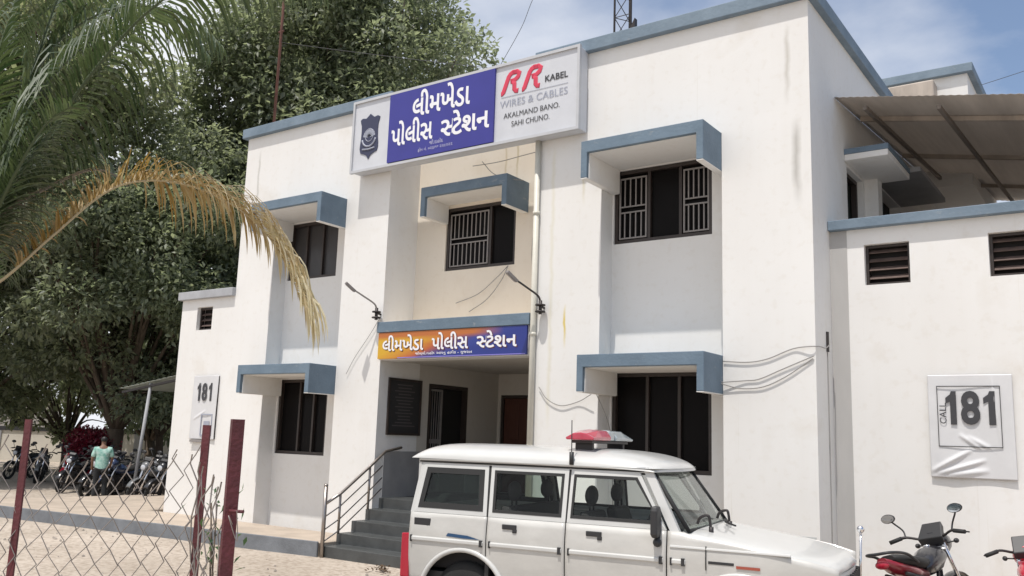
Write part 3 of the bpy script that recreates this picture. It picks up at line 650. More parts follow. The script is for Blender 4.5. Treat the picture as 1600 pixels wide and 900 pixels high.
for dx, dy, m_, yy in ((.016, -.014, ink_o, -.0875), (0, 0, M['ink_white'], -.090)):
    Bb(put_text(gujarati(['લીમખેડા'], .02), -6.10+dx, -5.18+dx, 3.515+dy, 3.79+dy, yy, m_, bn))
    Bb(put_text(gujarati(['પોલીસ'], .02), -5.00+dx, -4.24+dx, 3.515+dy, 3.80+dy, yy, m_, bn))
    Bb(put_text(gujarati(['~સ', 'ટેશન'], .02), -4.07+dx, -3.29+dx, 3.515+dy, 3.79+dy, yy, m_, bn))
Bb(put_text(gujarati(['જીલ્લો.દાહોદ', ' ', 'આપનુ', ' ', 'હાદીક', ' ', '-', ' ', 'ગુજરાત'], .012), -5.35, -4.15, 3.425, 3.492, -.090, M['ink_white'], bn))
mb = MB(); mb.box(-5.75, -3.13, -.088, -.086, 3.394, 3.408); Bb(mb.build('stripe', mat('violet_stripe', (.25, .22, .62), .4), bn))

def poster(name, label, x0, x1, z0, z1, y, parts):
    p = empty(name, ((x0+x1)/2, y, z0), 0, label, 'poster', 'helpline posters on the front wall')
    inv = Matrix.Translation((-(x0+x1)/2, -y, -z0))
    def D(u, v):      # creases across the lower part of the vinyl
        d = .006*math.sin(7*u+3*v)
        for (cu, cv, ang, ln, wd, h) in parts['creases']:
            a = math.cos(ang)*(u-cu)+math.sin(ang)*(v-cv); t = -math.sin(ang)*(u-cu)+math.cos(ang)*(v-cv)
            if 0 < a < ln: d += h*math.exp(-(t/wd)**2)*math.sin(math.pi*a/ln)**.6
        return y-.035-d
    nu, nv = 70, 90
    mb = MB(); mb.grid([[(x0+(x1-x0)*j/nu, D(j/nu, i/nv), z0+(z1-z0)*i/nv) for j in range(nu+1)] for i in range(nv+1)])
    o = mb.build('sheet', M['vinyl'], p, solid=.003); o.matrix_parent_inverse = inv
    mb = MB(); ring(mb, x0+.01, x1-.01, z0+.01, z1-.01, .03, y-.03, y-.002); mb.build('backing_frame', M['frame'], p).matrix_parent_inverse = inv
    return p, inv, D
yw = dW
p, inv, D = poster('helpline_poster', 'large creased white 181 helpline poster on the right wing wall above the motorcycles', 2.365, 3.285, 1.83, 3.06, yw,
    dict(creases=[(.0, .05, .42, .55, .022, .030), (.08, .03, .25, .6, .02, .028), (.2, .02, .12, .5, .025, .022), (.35, .42, -.5, .3, .02, .02), (.45, .40, -.4, .3, .02, .018), (.76, .98, -1.45, .7, .012, .012)]))
yt = yw-.052
mb = MB()
for a, b, c, d in ((2.465, 3.155, 2.915, 2.925), (2.465, 3.155, 2.195, 2.205), (2.465, 2.473, 2.2, 2.92), (3.147, 3.155, 2.2, 2.92)): mb.box(a, b, yt, yt+.006, c, d)
mb.build('border', M['ink_dark'], p).matrix_parent_inverse = inv
put_one(2.545, 2.70, 2.46, 2.86, yt, M['ink_dark'], p).matrix_parent_inverse = inv
put_text(text_mesh('8', .03), 2.725, 2.935, 2.46, 2.865, yt, M['ink_dark'], p, 'number').matrix_parent_inverse = inv
put_one(2.955, 3.12, 2.46, 2.86, yt, M['ink_dark'], p).matrix_parent_inverse = inv
put_text(text_mesh('CALL', .004), 2.49, 2.565, 2.47, 2.72, yt, M['ink_dark'], p, 'lettering', rot90=True).matrix_parent_inverse = inv
p, inv, D = poster('helpline_poster', 'narrow white 181 helpline poster on the left wing behind the fence posts', -11.36, -10.57, 1.90, 3.17, 0, dict(creases=[(.1, .3, .3, .5, .02, .012)]))
yt = -.05
for a, b, s_ in ((-11.22, -11.10, '1'), (-11.06, -10.89, '8'), (-10.85, -10.72, '1')): (put_one(a, b, 2.66, 3.02, yt, M['ink_dark'], p) if s_ == '1' else put_text(text_mesh(s_, .03), a, b, 2.66, 3.02, yt, M['ink_dark'], p, 'number')).matrix_parent_inverse = inv
mb = MB(); ring(mb, -11.02, -10.66, 1.97, 2.40, .022, yt, yt+.008); mb.build('border', M['ink_grey'], p).matrix_parent_inverse = inv
mb = MB(); mb.box(-10.92, -10.74, yt+.002, yt+.008, 2.06, 2.26); mb.build('photo', M['ink_grey'], p).matrix_parent_inverse = inv
mb = MB(); mb.box(-11.30, -10.9, -.07, -.002, 1.84, 1.89); tag(mb.build('wall_bracket', M['alu'], bevel=.004), 'small grey metal bracket under the narrow helpline poster', 'bracket')

# notice board on the porch side wall
nbd = empty('notice_board', (xE+.02, .65, 2.11), 0, 'black notice board on the inner side wall of the porch', 'notice board')
inv = Matrix.Translation((-xE-.02, -.65, -2.11))
mb = MB(); wall_grid(mb, .23, 1.10, 2.11, 3.10, xE+.002, .035, [(.27, 1.06, 2.15, 3.06)], 'x'); mb.build('frame', M['frame'], nbd).matrix_parent_inverse = inv
mb = MB(); mb.box(xE+.004, xE+.018, .268, 1.062, 2.148, 3.062); mb.build('board', M['plastic'], nbd).matrix_parent_inverse = inv
mb = MB()
for i in range(14):
    z = 2.98-i*.055; l = random.uniform(.3, .65)
    mb.box(xE+.018, xE+.0195, .66-l/2, .66+l/2, z, z+.018)
mb.build('lettering', mat('chalk_grey', (.10, .09, .09), .7), nbd).matrix_parent_inverse = inv

# lamps on bent arms
def wall_lamp(x, z, label):
    t = empty('wall_lamp', (x, -.02, z), 0, label, 'lamp', 'bent arm lamps beside the porch beam')
    mb = MB(); mb.tube([(0, .02, .02), (0, -.10, .03)], .018, 8)
    for dz in (-.05, .05): mb.lathe([(.0, dz-.012), (.075, dz-.012), (.08, dz), (.075, dz+.012), (0, dz+.012)], (0, -.09, 0))
    mb.tube([(0, -.09, -.09), (0, -.09, .12)], .028, 8); mb.build('bracket', M['iron'], t)
    mb = MB(); mb.tube(bezier([(0, -.09, .10), (-.02, -.14, .19), (-.12, -.30, .30), (-.20, -.42, .38)], 6), .016, 8); mb.build('arm', M['alu'] if x < -5 else M['iron'], t)
    mb = MB(); mb.box(-.055, .055, -.16, .06, -.02, .025); mb.box(-.04, .04, -.14, .04, -.028, -.018); o = mb.build('lamp_head', M['alu'], t, bevel=.008)
    o.location = (-.235, -.47, .41); o.rotation_euler = (R(-38), R(10), R(-35)); return t
wall_lamp(-6.27, 4.16, 'grey lamp on a bent arm above the left end of the porch beam')
wall_lamp(-2.86, 4.08, 'dark lamp on a bent arm above the right end of the porch beam')

# loose cables on the facade
def cable(pts, label, r=.007, m='cable_grey'):
    mb = MB(); mb.tube(bezier(pts, 10), r, 5); tag(mb.build('cable', M[m]), label, 'cable', 'loose cables on the front wall')
cable([(.01, -.02, 3.22), (.35, -.02, 3.20), (.62, -.02, 3.24), (.95, -.02, 3.36), (1.235, -.02, 3.38), (1.255, .3, 3.39), (1.25, .5, 3.45)], 'topmost thin cable sagging across the right pier')
cable([(-.005, -.05, 2.94), (.3, -.02, 2.96), (.5, -.02, 2.98), (.8, -.02, 3.10), (1.2, -.02, 3.26)], 'middle thin cable curving across the right pier')
cable([(-.005, -.05, 2.92), (.25, -.02, 2.86), (.55, -.02, 2.88), (.85, -.02, 3.01), (1.19, -.02, 3.23)], 'lowest thin cable curving across the right pier')
cable([(-2.9, -.03, 2.9), (-2.75, -.03, 2.72), (-2.5, -.03, 2.62), (-2.2, -.03, 2.68), (-1.95, -.1, 2.78)], 'thin cable looping from the rain pipe to the lower right window hood')
cable([(-1.80, -.2, 2.77), (-1.78, .1, 2.4), (-1.82, .3, 2.0), (-1.8, .32, 1.2)], 'thin cable hanging below the left cheek of the lower right hood')
cable([(-4.1, .74, 5.0), (-4.3, .70, 4.8), (-4.7, .72, 4.55), (-5.2, .74, 4.42)], 'thin cable trailing down left from the barred middle window')
cable([(-4.1, .74, 5.0), (-4.2, .70, 4.75), (-4.5, .72, 4.45), (-4.9, .74, 4.25)], 'second thin cable trailing below the barred middle window')
cable([(-3.6, .76, 5.85), (-3.62, .74, 5.2), (-3.58, .74, 4.6), (-3.6, .74, 4.05)], 'thin vertical cable right of the barred middle window')
cable([(-6.27, -.03, 4.10), (-6.5, -.03, 3.8), (-6.8, -.03, 3.45), (-7.0, -.03, 3.15)], 'thin cable slanting down the left pier from the lamp', .005)
cable([(-4.6, .3, 6.7), (-4.0, .2, 6.65), (-3.4, .0, 6.6), (-3.05, -.1, 6.58)], 'thin cable from below the sign to the rain pipe')
cable([(-4.4, .3, 6.75), (-4.15, .3, 6.5), (-3.8, .3, 6.36), (-3.6, .4, 6.33)], 'thin cable drooping behind the sign onto the middle hood')
# ================================================================ PATROL CAR (local: +x forward, y<0 the side facing the camera)
car = empty('patrol_car', (.367, -3.03, G), R(9.745), 'white police patrol jeep with a red and clear light bar parked before the porch', 'car')
def hw(z): return float(np.interp(z, [.35, .55, .75, .93, 1.0, 1.165, 1.2, 1.66, 1.72], [.80, .835, .855, .865, .862, .845, .842, .73, .715]))
ZB = 1.165; XW = (-1.55, 1.13); RA = .47; ZW = .36
def zlow(x):
    z = .48
    for w in XW:
        d = abs(x-w)
        if d < RA: z = max(z, ZW+math.sqrt(RA*RA-d*d))
    return z
def taper(x): return 1.0 if x < 1.2 else 1-.10*((x-1.2)/.8)**2      # nose narrows a little
def ztop(x): return ZB if x < .62 else float(np.interp(x, [.62, .75, 1.2, 1.7, 1.95], [ZB, 1.135, 1.075, 1.0, .94]))
def side(x0, x1, name, s, parent=car, m='paint_dirty'):
    nx = max(6, int((x1-x0)/.035)); nz = 10; rows = []
    for i in range(nz+1):
        row = []
        for j in range(nx+1):
            x = x0+(x1-x0)*j/nx; a, b = zlow(x), ztop(x); z = a+(b-a)*i/nz; row.append((x, s*(hw(z)*taper(x)+.004), z))
        rows.append(row)
    mb = MB(); mb.grid(rows); return mb.build(name, M[m], parent, solid=.012)
mb = MB()          # inner body tub, dark in the seams, and floor
mb.box(-2.13, 1.85, -.78, .78, .42, .60); mb.box(.62, 1.80, -.66, .66, .60, .90)
mb.box(-2.13, -2.05, -.80, .80, .6, 1.15); mb.box(.56, .64, -.79, .79, .6, 1.12)
for s in (-1, 1):
    mb.box(-1.32, -1.28, min(s*.80, s*.835), max(s*.80, s*.835), .5, 1.15); mb.box(-.50, -.46, min(s*.80, s*.845), max(s*.80, s*.845), .5, 1.15); mb.box(.47, .51, min(s*.80, s*.845), max(s*.80, s*.845), .5, 1.15)
mb.build('chassis', M['plastic'], car)
g = .006
def bar_yz(mb, p0, p1, w, s, t=.035):
    """pillar bar lying in the glasshouse side; p=(x,z)"""
    dx = w/2
    mb.loft([[(p0[0]-dx, s*hw(p0[1]), p0[1]), (p0[0]+dx, s*hw(p0[1]), p0[1]), (p0[0]+dx, s*(hw(p0[1])-t), p0[1]), (p0[0]-dx, s*(hw(p0[1])-t), p0[1])],
             [(p1[0]-dx, s*hw(p1[1]), p1[1]), (p1[0]+dx, s*hw(p1[1]), p1[1]), (p1[0]+dx, s*(hw(p1[1])-t), p1[1]), (p1[0]-dx, s*(hw(p1[1])-t), p1[1])]], smooth=False)
def frame_poly(mb, outer, inner, s, off=0, t=.02):
    n = len(outer); P = lambda p, d: (p[0], s*(hw(p[1])+off-d), p[1])
    vs = [P(p, 0) for p in outer]+[P(p, 0) for p in inner]+[P(p, t) for p in outer]+[P(p, t) for p in inner]; fs = []
    for k in range(n):
        l = (k+1) % n; fs += [(k, l, n+l, n+k), (2*n+k, 3*n+k, 3*n+l, 2*n+l), (k, 2*n+k, 2*n+l, l), (n+k, n+l, 3*n+l, 3*n+k)]
    mb.add(vs, fs)
def pane(poly, s, off, name, m, parent):
    mb = MB(); P = [(p[0], s*(hw(p[1])+off), p[1]) for p in poly]; Q = [(p[0], s*(hw(p[1])+off-.005), p[1]) for p in poly]; n = len(P)
    mb.add(P+Q, [tuple(range(n)), tuple(range(2*n-1, n-1, -1))]+[(k, (k+1) % n, n+(k+1) % n, n+k) for k in range(n)]); return mb.build(name, M[m], parent)
def inset(poly, d):
    cx = sum(p[0] for p in poly)/len(poly); cz = sum(p[1] for p in poly)/len(poly)
    hx = max(abs(p[0]-cx) for p in poly); hz = max(abs(p[1]-cz) for p in poly)
    return [(p[0]-(p[0]-cx)*d/hx, p[1]-(p[1]-cz)*d/hz) for p in poly]
ZT = 1.655
for s in (-1, 1):
    rq = side(-2.17, -1.30-g, 'rear_quarter_panel', s); rd = side(-1.30+g, -.48-g, 'rear_door', s); fd = side(-.48+g, .49-g, 'front_door', s); fe = side(.49+g, 1.92, 'front_fender', s)
    # glasshouse frames
    for par, outer in ((rq, [(-2.14, ZB+.003), (-1.315, ZB+.003), (-1.36, ZT), (-2.10, ZT)]), (rd, [(-1.295, ZB+.003), (-.488, ZB+.003), (-.50, ZT), (-1.33, ZT)]), (fd, [(-.472, ZB+.003), (.48, ZB+.003), (.20, ZT), (-.476, ZT)])):
        inn = inset(outer, .045); inn2 = inset(outer, .10 if par is rq else .072)
        mb = MB(); frame_poly(mb, outer, inn, s, .004, .03); mb.build('window_frame', M['paint_white'], par)
        mb = MB(); frame_poly(mb, inset(outer, .043), inn2, s, .007, .02); mb.build('window_seal', M['rubber'], par)
        pane(inset(outer, .06), s, -.006, 'window_pane', 'glass_dark' if par is rq else 'glass', par)
    # pillars between frames
    mb = MB(); bar_yz(mb, (-2.155, ZB), (-2.11, ZT+.03), .05, s); mb.build('rear_pillar', M['paint_white'], car)
    mb = MB(); bar_yz(mb, (.565, ZB-.02), (.268, ZT+.03), .085, s, .06); mb.build('front_pillar', M['paint_white'], car)
    mb = MB(); bar_yz(mb, (-1.305, ZB), (-1.345, ZT), .03, s, .05); mb.build('middle_pillar', M['rubber'], car)
    mb = MB(); bar_yz(mb, (-.48, ZB), (-.488, ZT), .014, s, .05); mb.build('middle_pillar', M['rubber'], car)
    mb = MB(); mb.tube([(-2.16, s*.742, ZT+.035), (-1.0, s*.746, ZT+.04), (.25, s*.735, ZT+.035)], .017, 8); mb.build('rain_gutter', M['paint_white'], car)
    mb = MB(); mb.box(-2.14, .28, min(s*.70, s*.733), max(s*.70, s*.733), ZT-.002, ZT+.05); mb.build('roof_rail', M['paint_white'], car)
    # mouldings, handles, lamps, lips
    for par, a, b in ((rq, -2.15, -1.33), (rd, -1.27, -.51), (fd, -.45, .46), (fe, .52, .66)):
        mb = MB(); y = s*(hw(.91)+.008); mb.prism([(y, .885), (y+s*.018, .895), (y+s*.018, .925), (y, .935)], a, b, 'x'); mb.build('side_moulding', M['paint_white'], par, bevel=.005)
        mb = MB(); yy = sorted((s*(hw(.91)+.0), s*(hw(.91)+.03))); mb.box(b-.035, b-.005, *yy, .878, .942); mb.build('moulding_cap', M['plastic'], par); mb = MB(); mb.box(a+.005, a+.02, *yy, .878, .942); mb.build('moulding_cap', M['plastic'], par)
    for par, x in ((rd, -1.13), (fd, -.27)):
        mb = MB(); yy = sorted((s*(hw(1.08)+.004), s*(hw(1.08)+.026))); mb.box(x, x+.15, *yy, 1.065, 1.11); mb.box(x+.11, x+.155, *yy, 1.035, 1.07); mb.build('door_handle', M['plastic'], par, bevel=.006)
    if s < 0:
        mb = MB(); mb.box(-2.12, -1.93, s*(hw(1.06)+.012), s*(hw(1.06)+.002), 1.0, 1.11); mb.build('fuel_flap', M['plastic'], rq, bevel=.004)
        mb = MB(); yy = s*(hw(.95)+.0145); mb.add([(-1.72, yy, .985), (-1.50, yy, .975), (-1.36, yy, .945), (-1.55, yy, .945), (-1.74, yy, .955)], [(0, 1, 2, 3, 4)]); mb.build('decal', M['navy_decal'], rq)
        mb = MB(); yy = s*(hw(.83)*1+.016); mb.box(.86, 1.08, yy-.002, yy, .915, .938); mb.build('decal', M['plastic'], fe)
        mb = MB(); yy = s*(hw(.90)*1+.016); mb.box(1.10, 1.30, yy-.002, yy, .895, .918); mb.build('decal', M['red_decal'], fe)
    for w in XW:
        mb = MB(); mb.tube([(w+(RA+.005)*math.cos(a), s*(hw(.7)*taper(w)+.012), ZW+(RA+.005)*math.sin(a)) for a in np.linspace(R(15), R(165), 22)], .026, 8); mb.build('wheel_arch', M['paint_white'], rq if w < 0 else fe)
    mb = MB(); mb.tube([(.84, s*(hw(z_)*1+.0165), z_) for z_ in (.86, .93, 1.0, 1.06)], .005, 6); mb.build('fender_seam', M['rubber'], fe)
    mb = MB(); mb.prism([(s*.858, 1.022), (s*.880, 1.028), (s*.876, 1.046), (s*.854, 1.05)], .52, 1.55, 'x'); mb.build('fender_crease', M['paint_white'], fe, bevel=.004)
    mb = MB(); mb.tube([(-2.16, s*.735, ZT+.012), (-1.0, s*.738, ZT+.014), (.24, s*.728, ZT+.012)], .009, 6); mb.build('gutter_shadow_line', M['rubber'], car)  # black line standing in for the shadow under the gutter
    tl = MB(); tl.box(-2.265, -2.165, min(s*.78, s*.862), max(s*.78, s*.862), .52, .95); tl.build('tail_light', M['red_lens'], car, bevel=.012)
    hl = MB(); hl.loft([[(1.90, s*.50, .64), (1.90, s*.74, .66), (1.90, s*.74, .84), (1.90, s*.50, .86)], [(1.985, s*.52, .66), (1.96, s*.71, .68), (1.96, s*.71, .82), (1.985, s*.52, .84)]], smooth=False); hl.build('headlight', M['lamp_lens'], car)
    # wheels
    for w in XW:
        c = (w, s*.71, ZW)
        mb = MB(); mb.lathe([(.20, -.10), (.30, -.105), (.345, -.08), (.36, -.04), (.36, .04), (.345, .08), (.30, .105), (.20, .10)], c, 'y', 30); wh = mb.build('wheel', M['tyre'], car)
        mb = MB(); mb.lathe([(0, -.06), (.08, -.085), (.19, -.06), (.21, -.09), (.21, .09), (.19, .06), (.08, .085), (0, .06)], c, 'y', 24); mb.build('rim', M['alu'], wh)
    # door mirror on its stalk
    mb = MB(); mb.loft([[(.40+dx*a, s*(.90+b*.0)+s*dy*a, 1.235+h) for dx, dy in ((-.03, -.085), (.035, -.06), (.035, .085), (-.03, .085))] for a, h in ((.7, -.135), (1, -.10), (1, .10), (.8, .14))], smooth=False)
    mi = mb.build('door_mirror', M['plastic'], car, bevel=.015)
    mb = MB(); mb.tube([(.42, s*.83, 1.16), (.41, s*.88, 1.08), (.40, s*.90, 1.12)], .018, 8); mb.ellipsoid((.41, s*.885, 1.06), (.04, .04, .04)); mb.build('mirror_stalk', M['plastic'], mi)
    # curved guards at the cowl
    mb = MB(); x, y = .82, s*.40 - .18
    mb.tube(bezier([(x, y, 1.13), (x-.01, y, 1.24), (x-.03, y, 1.30), (x-.10, y, 1.275), (x-.125, y, 1.22)], 5), .013, 8); mb.tube([(x, y, 1.11), (x, y, 1.20)], .022, 8); mb.build('cowl_hook', M['iron'], car)
# roof shell
def roofz(x, y):
    u = (x+.95)/1.30; v = y/.76; u = max(-1, min(1, u))
    fx = max(0, 1-abs(u)**(9 if u < 0 else 6))**.5; return ZT+.045 + .165*fx*max(0, 1-abs(v)**4)**.55 - .035*max(0, u)**2
mb = MB(); us = np.sin(np.linspace(-math.pi/2, math.pi/2, 41)); vv = np.sin(np.linspace(-math.pi/2, math.pi/2, 31))
rowsT = [[(-.95+1.30*u+ (.10*(1-v*v) if u > 0 else -.02*(1-v*v))*abs(u)**3, .76*v, roofz(-.95+1.30*u, .76*v)) for v in vv] for u in us]
mb.grid(rowsT); mb.grid([[(p[0], p[1], ZT+.040) for p in r] for r in rowsT]); mb.build('roof', M['paint_white'], car)
mb = MB(); mb.box(-2.12, .25, -.70, .70, ZT+.01, ZT+.03); mb.build('headliner', M['headliner'], car)
# bonnet, cowl, nose
def bz(x, y):
    return float(np.interp(x, [.60, .75, 1.0, 1.4, 1.75, 1.92, 1.98], [1.165, 1.155, 1.118, 1.062, 1.002, .965, .90])) + .018*(1-(y/.8)**2) - .035*abs(y/.80)**8
mb = MB(); xs_ = np.linspace(.60, 1.98, 34)
mb.grid([[(x+ (.0 if x < 1.6 else -.10*(abs(v)**2.2)*((x-1.6)/.38)), v*.815*taper(x), bz(x, v*.8)) for v in np.linspace(-1, 1, 27)] for x in xs_]); mb.build('bonnet', M['paint_white'], car, solid=.012)
mb = MB(); mb.grid([[(1.965-.10*abs(v)**2.2, v*.80*.90, z) for v in np.linspace(-1, 1, 21)] for z in (.52, .66, .85, .90)]); fr_ = mb.build('front_panel', M['paint_dirty'], car, solid=.012)
mb = MB()
for k in range(7): mb.box(1.955, 1.99, -.40+k*.125-.02, -.40+k*.125+.03, .66, .86)
mb.build('grille', M['plastic'], fr_)
mb = MB(); mb.box(1.92, 2.10, -.80, .80, .42, .58); mb.build('front_bumper', M['plastic'], car, bevel=.04)
mb = MB(); mb.box(-2.30, -2.17, -.80, .80, .42, .56); mb.build('rear_bumper', M['plastic'], car, bevel=.03)
mb = MB(); mb.box(-2.19, -2.16, -.775, .775, .56, 1.16); tg = mb.build('tailgate', M['paint_white'], car, bevel=.01)
mb = MB(); wall_grid(mb, -.74, .74, 1.16, 1.70, -2.17, .03, [(-.62, .62, 1.22, 1.62)], 'x'); mb.build('tailgate_frame', M['paint_white'], tg)
mb = MB(); mb.box(-2.16, -2.155, -.63, .63, 1.21, 1.63); mb.build('rear_window', M['glass_dark'], tg)
mb = MB(); mb.lathe([(.0, -.09), (.30, -.10), (.35, -.05), (.35, .06), (.30, .09), (0, .09)], (-2.30, .15, .95), 'x', 26); mb.build('spare_wheel', M['tyre'], car)
# windscreen
def ws(v, t): # v across -1..1, t 0 bottom .. 1 top
    b = .05*(1-v*v); return (.60+b+.06 + (.30-.60-.06)*t, v*(.80+( .70-.80)*t), 1.165+(ZT+.02-1.165)*t)
mb = MB(); mb.grid([[ws(v, t) for v in np.linspace(-.95, .95, 15)] for t in np.linspace(0, 1, 7)]); mb.build('windscreen', M['glass_ws'], car, solid=.005)
mb = MB()
for v in (-.96, .96): mb.tube([ws(v, t) for t in (0, .5, 1)], .02, 6)
mb.tube([ws(v, 0) for v in np.linspace(-.96, .96, 13)], .02, 6); mb.tube([ws(v, 1) for v in np.linspace(-.96, .96, 13)], .02, 6); mb.build('windscreen_seal', M['rubber'], car)
mb = MB(); mb.tube([(.78, .35, 1.19), (.80, .1, 1.20), (.95, -.15, 1.19)], .009, 6); mb.build('wiper', M['rubber'], car)
mb = MB(); mb.tube([(.60, -.10, 1.183), (1.6, -.10, 1.10)], .001, 4); 
# interior
mb = MB(); mb.box(.28, .62, -.76, .76, .75, 1.14); mb.loft([[(.42, -.74, 1.13), (.62, -.74, 1.13), (.62, .74, 1.13), (.42, .74, 1.13)], [(.46, -.7, 1.20), (.60, -.7, 1.17), (.60, .7, 1.17), (.46, .7, 1.20)]], smooth=False); mb.build('dashboard', M['plastic'], car, bevel=.02)
mb = MB(); mb.tube([(.20+.06*math.sin(a)*.6, -.36+.19*math.cos(a), 1.12+.17*math.sin(a)) for a in np.linspace(0, 2*math.pi, 26)], .015, 8); mb.tube([(.22, -.36, 1.12), (.42, -.36, 1.05)], .025, 8); mb.build('steering_wheel', M['plastic'], car)
def seat(x, y0_, y1_, heads):
    mb = MB(); mb.box(x-.05, x+.45, y0_, y1_, .60, .78); mb.loft([[(x-.02, y0_, .76), (x+.12, y0_, .76), (x+.12, y1_, .76), (x-.02, y1_, .76)], [(x-.14, y0_+.03, 1.26), (x-.04, y0_+.03, 1.26), (x-.04, y1_-.03, 1.26), (x-.14, y1_-.03, 1.26)]], smooth=False)
    se = mb.build('seat', M['seatcloth'], car, bevel=.03)
    for h in heads:
        mb = MB(); mb.ellipsoid((x-.10, h, 1.40), (.055, .13, .10)); mb.tube([(x-.10, h-.05, 1.25), (x-.10, h-.05, 1.36)], .01, 6); mb.tube([(x-.10, h+.05, 1.25), (x-.10, h+.05, 1.36)], .01, 6); mb.build('headrest', M['seatcloth'], se)
seat(-.30, -.66, -.10, (-.38,)); seat(-.30, .10, .66, (.38,)); seat(-1.12, -.70, .70, (-.42, .42))
for a_, b_ in ((.35, .72), (-.72, -.38)):
    mb = MB(); mb.box(-2.05, -1.38, a_, b_, .62, 1.02); mb.build('rear_bench', M['seatcloth'], car, bevel=.03)
# light bar and aerial
mb = MB(); mb.box(-.56, -.34, -.56, .56, 1.905, 1.935); mb.box(-.54, -.36, -.50, -.44, 1.83, 1.91); mb.box(-.54, -.36, .44, .50, 1.83, 1.91); mb.v = [(v[0], v[1], v[2]) for v in mb.v]; lb = mb.build('light_bar', M['iron'], car, bevel=.008)
def dome(y0_, y1_, name, m):
    mb = MB(); rs = []
    for t in (0, .12, .5, .88, 1):
        y = y0_+(y1_-y0_)*t; e = abs(y)/.62; k = 1-.35*max(0, e-.55)/.45
        rs.append([(-.45+dx*(1 if dz < .05 else k), y, 1.936+dz*.78*k) for dx, dz in ((-.14, 0), (-.15, .04), (-.10, .125), (0, .14), (.10, .125), (.15, .04), (.14, 0))])
    mb.loft(rs, smooth=False); mb.build(name, M[m], lb, bevel=.01)
dome(-.62, -.10, 'red_dome', 'red_dome'); dome(.07, .62, 'clear_dome', 'clear_dome')
mb = MB(); mb.box(-.58, -.32, -.095, .065, 1.936, 2.035); mb.build('speaker', M['clear_dome'], lb, bevel=.02)
mb = MB(); mb.tube([(-.47, -.765, 1.70), (-.47, -.765, 1.82)], .022, 10); mb.tube([(-.47, -.765, 1.82), (-.48, -.75, 2.12)], .005, 6); mb.build('aerial', M['plastic'], car)
mb = MB(); mb.tube([(1.98, .42, .56), (2.0, .44, 1.16)], .012, 8); mb.ellipsoid((2.0, .44, 1.19), (.035, .035, .035)); mb.build('corner_marker', M['chrome'], car)

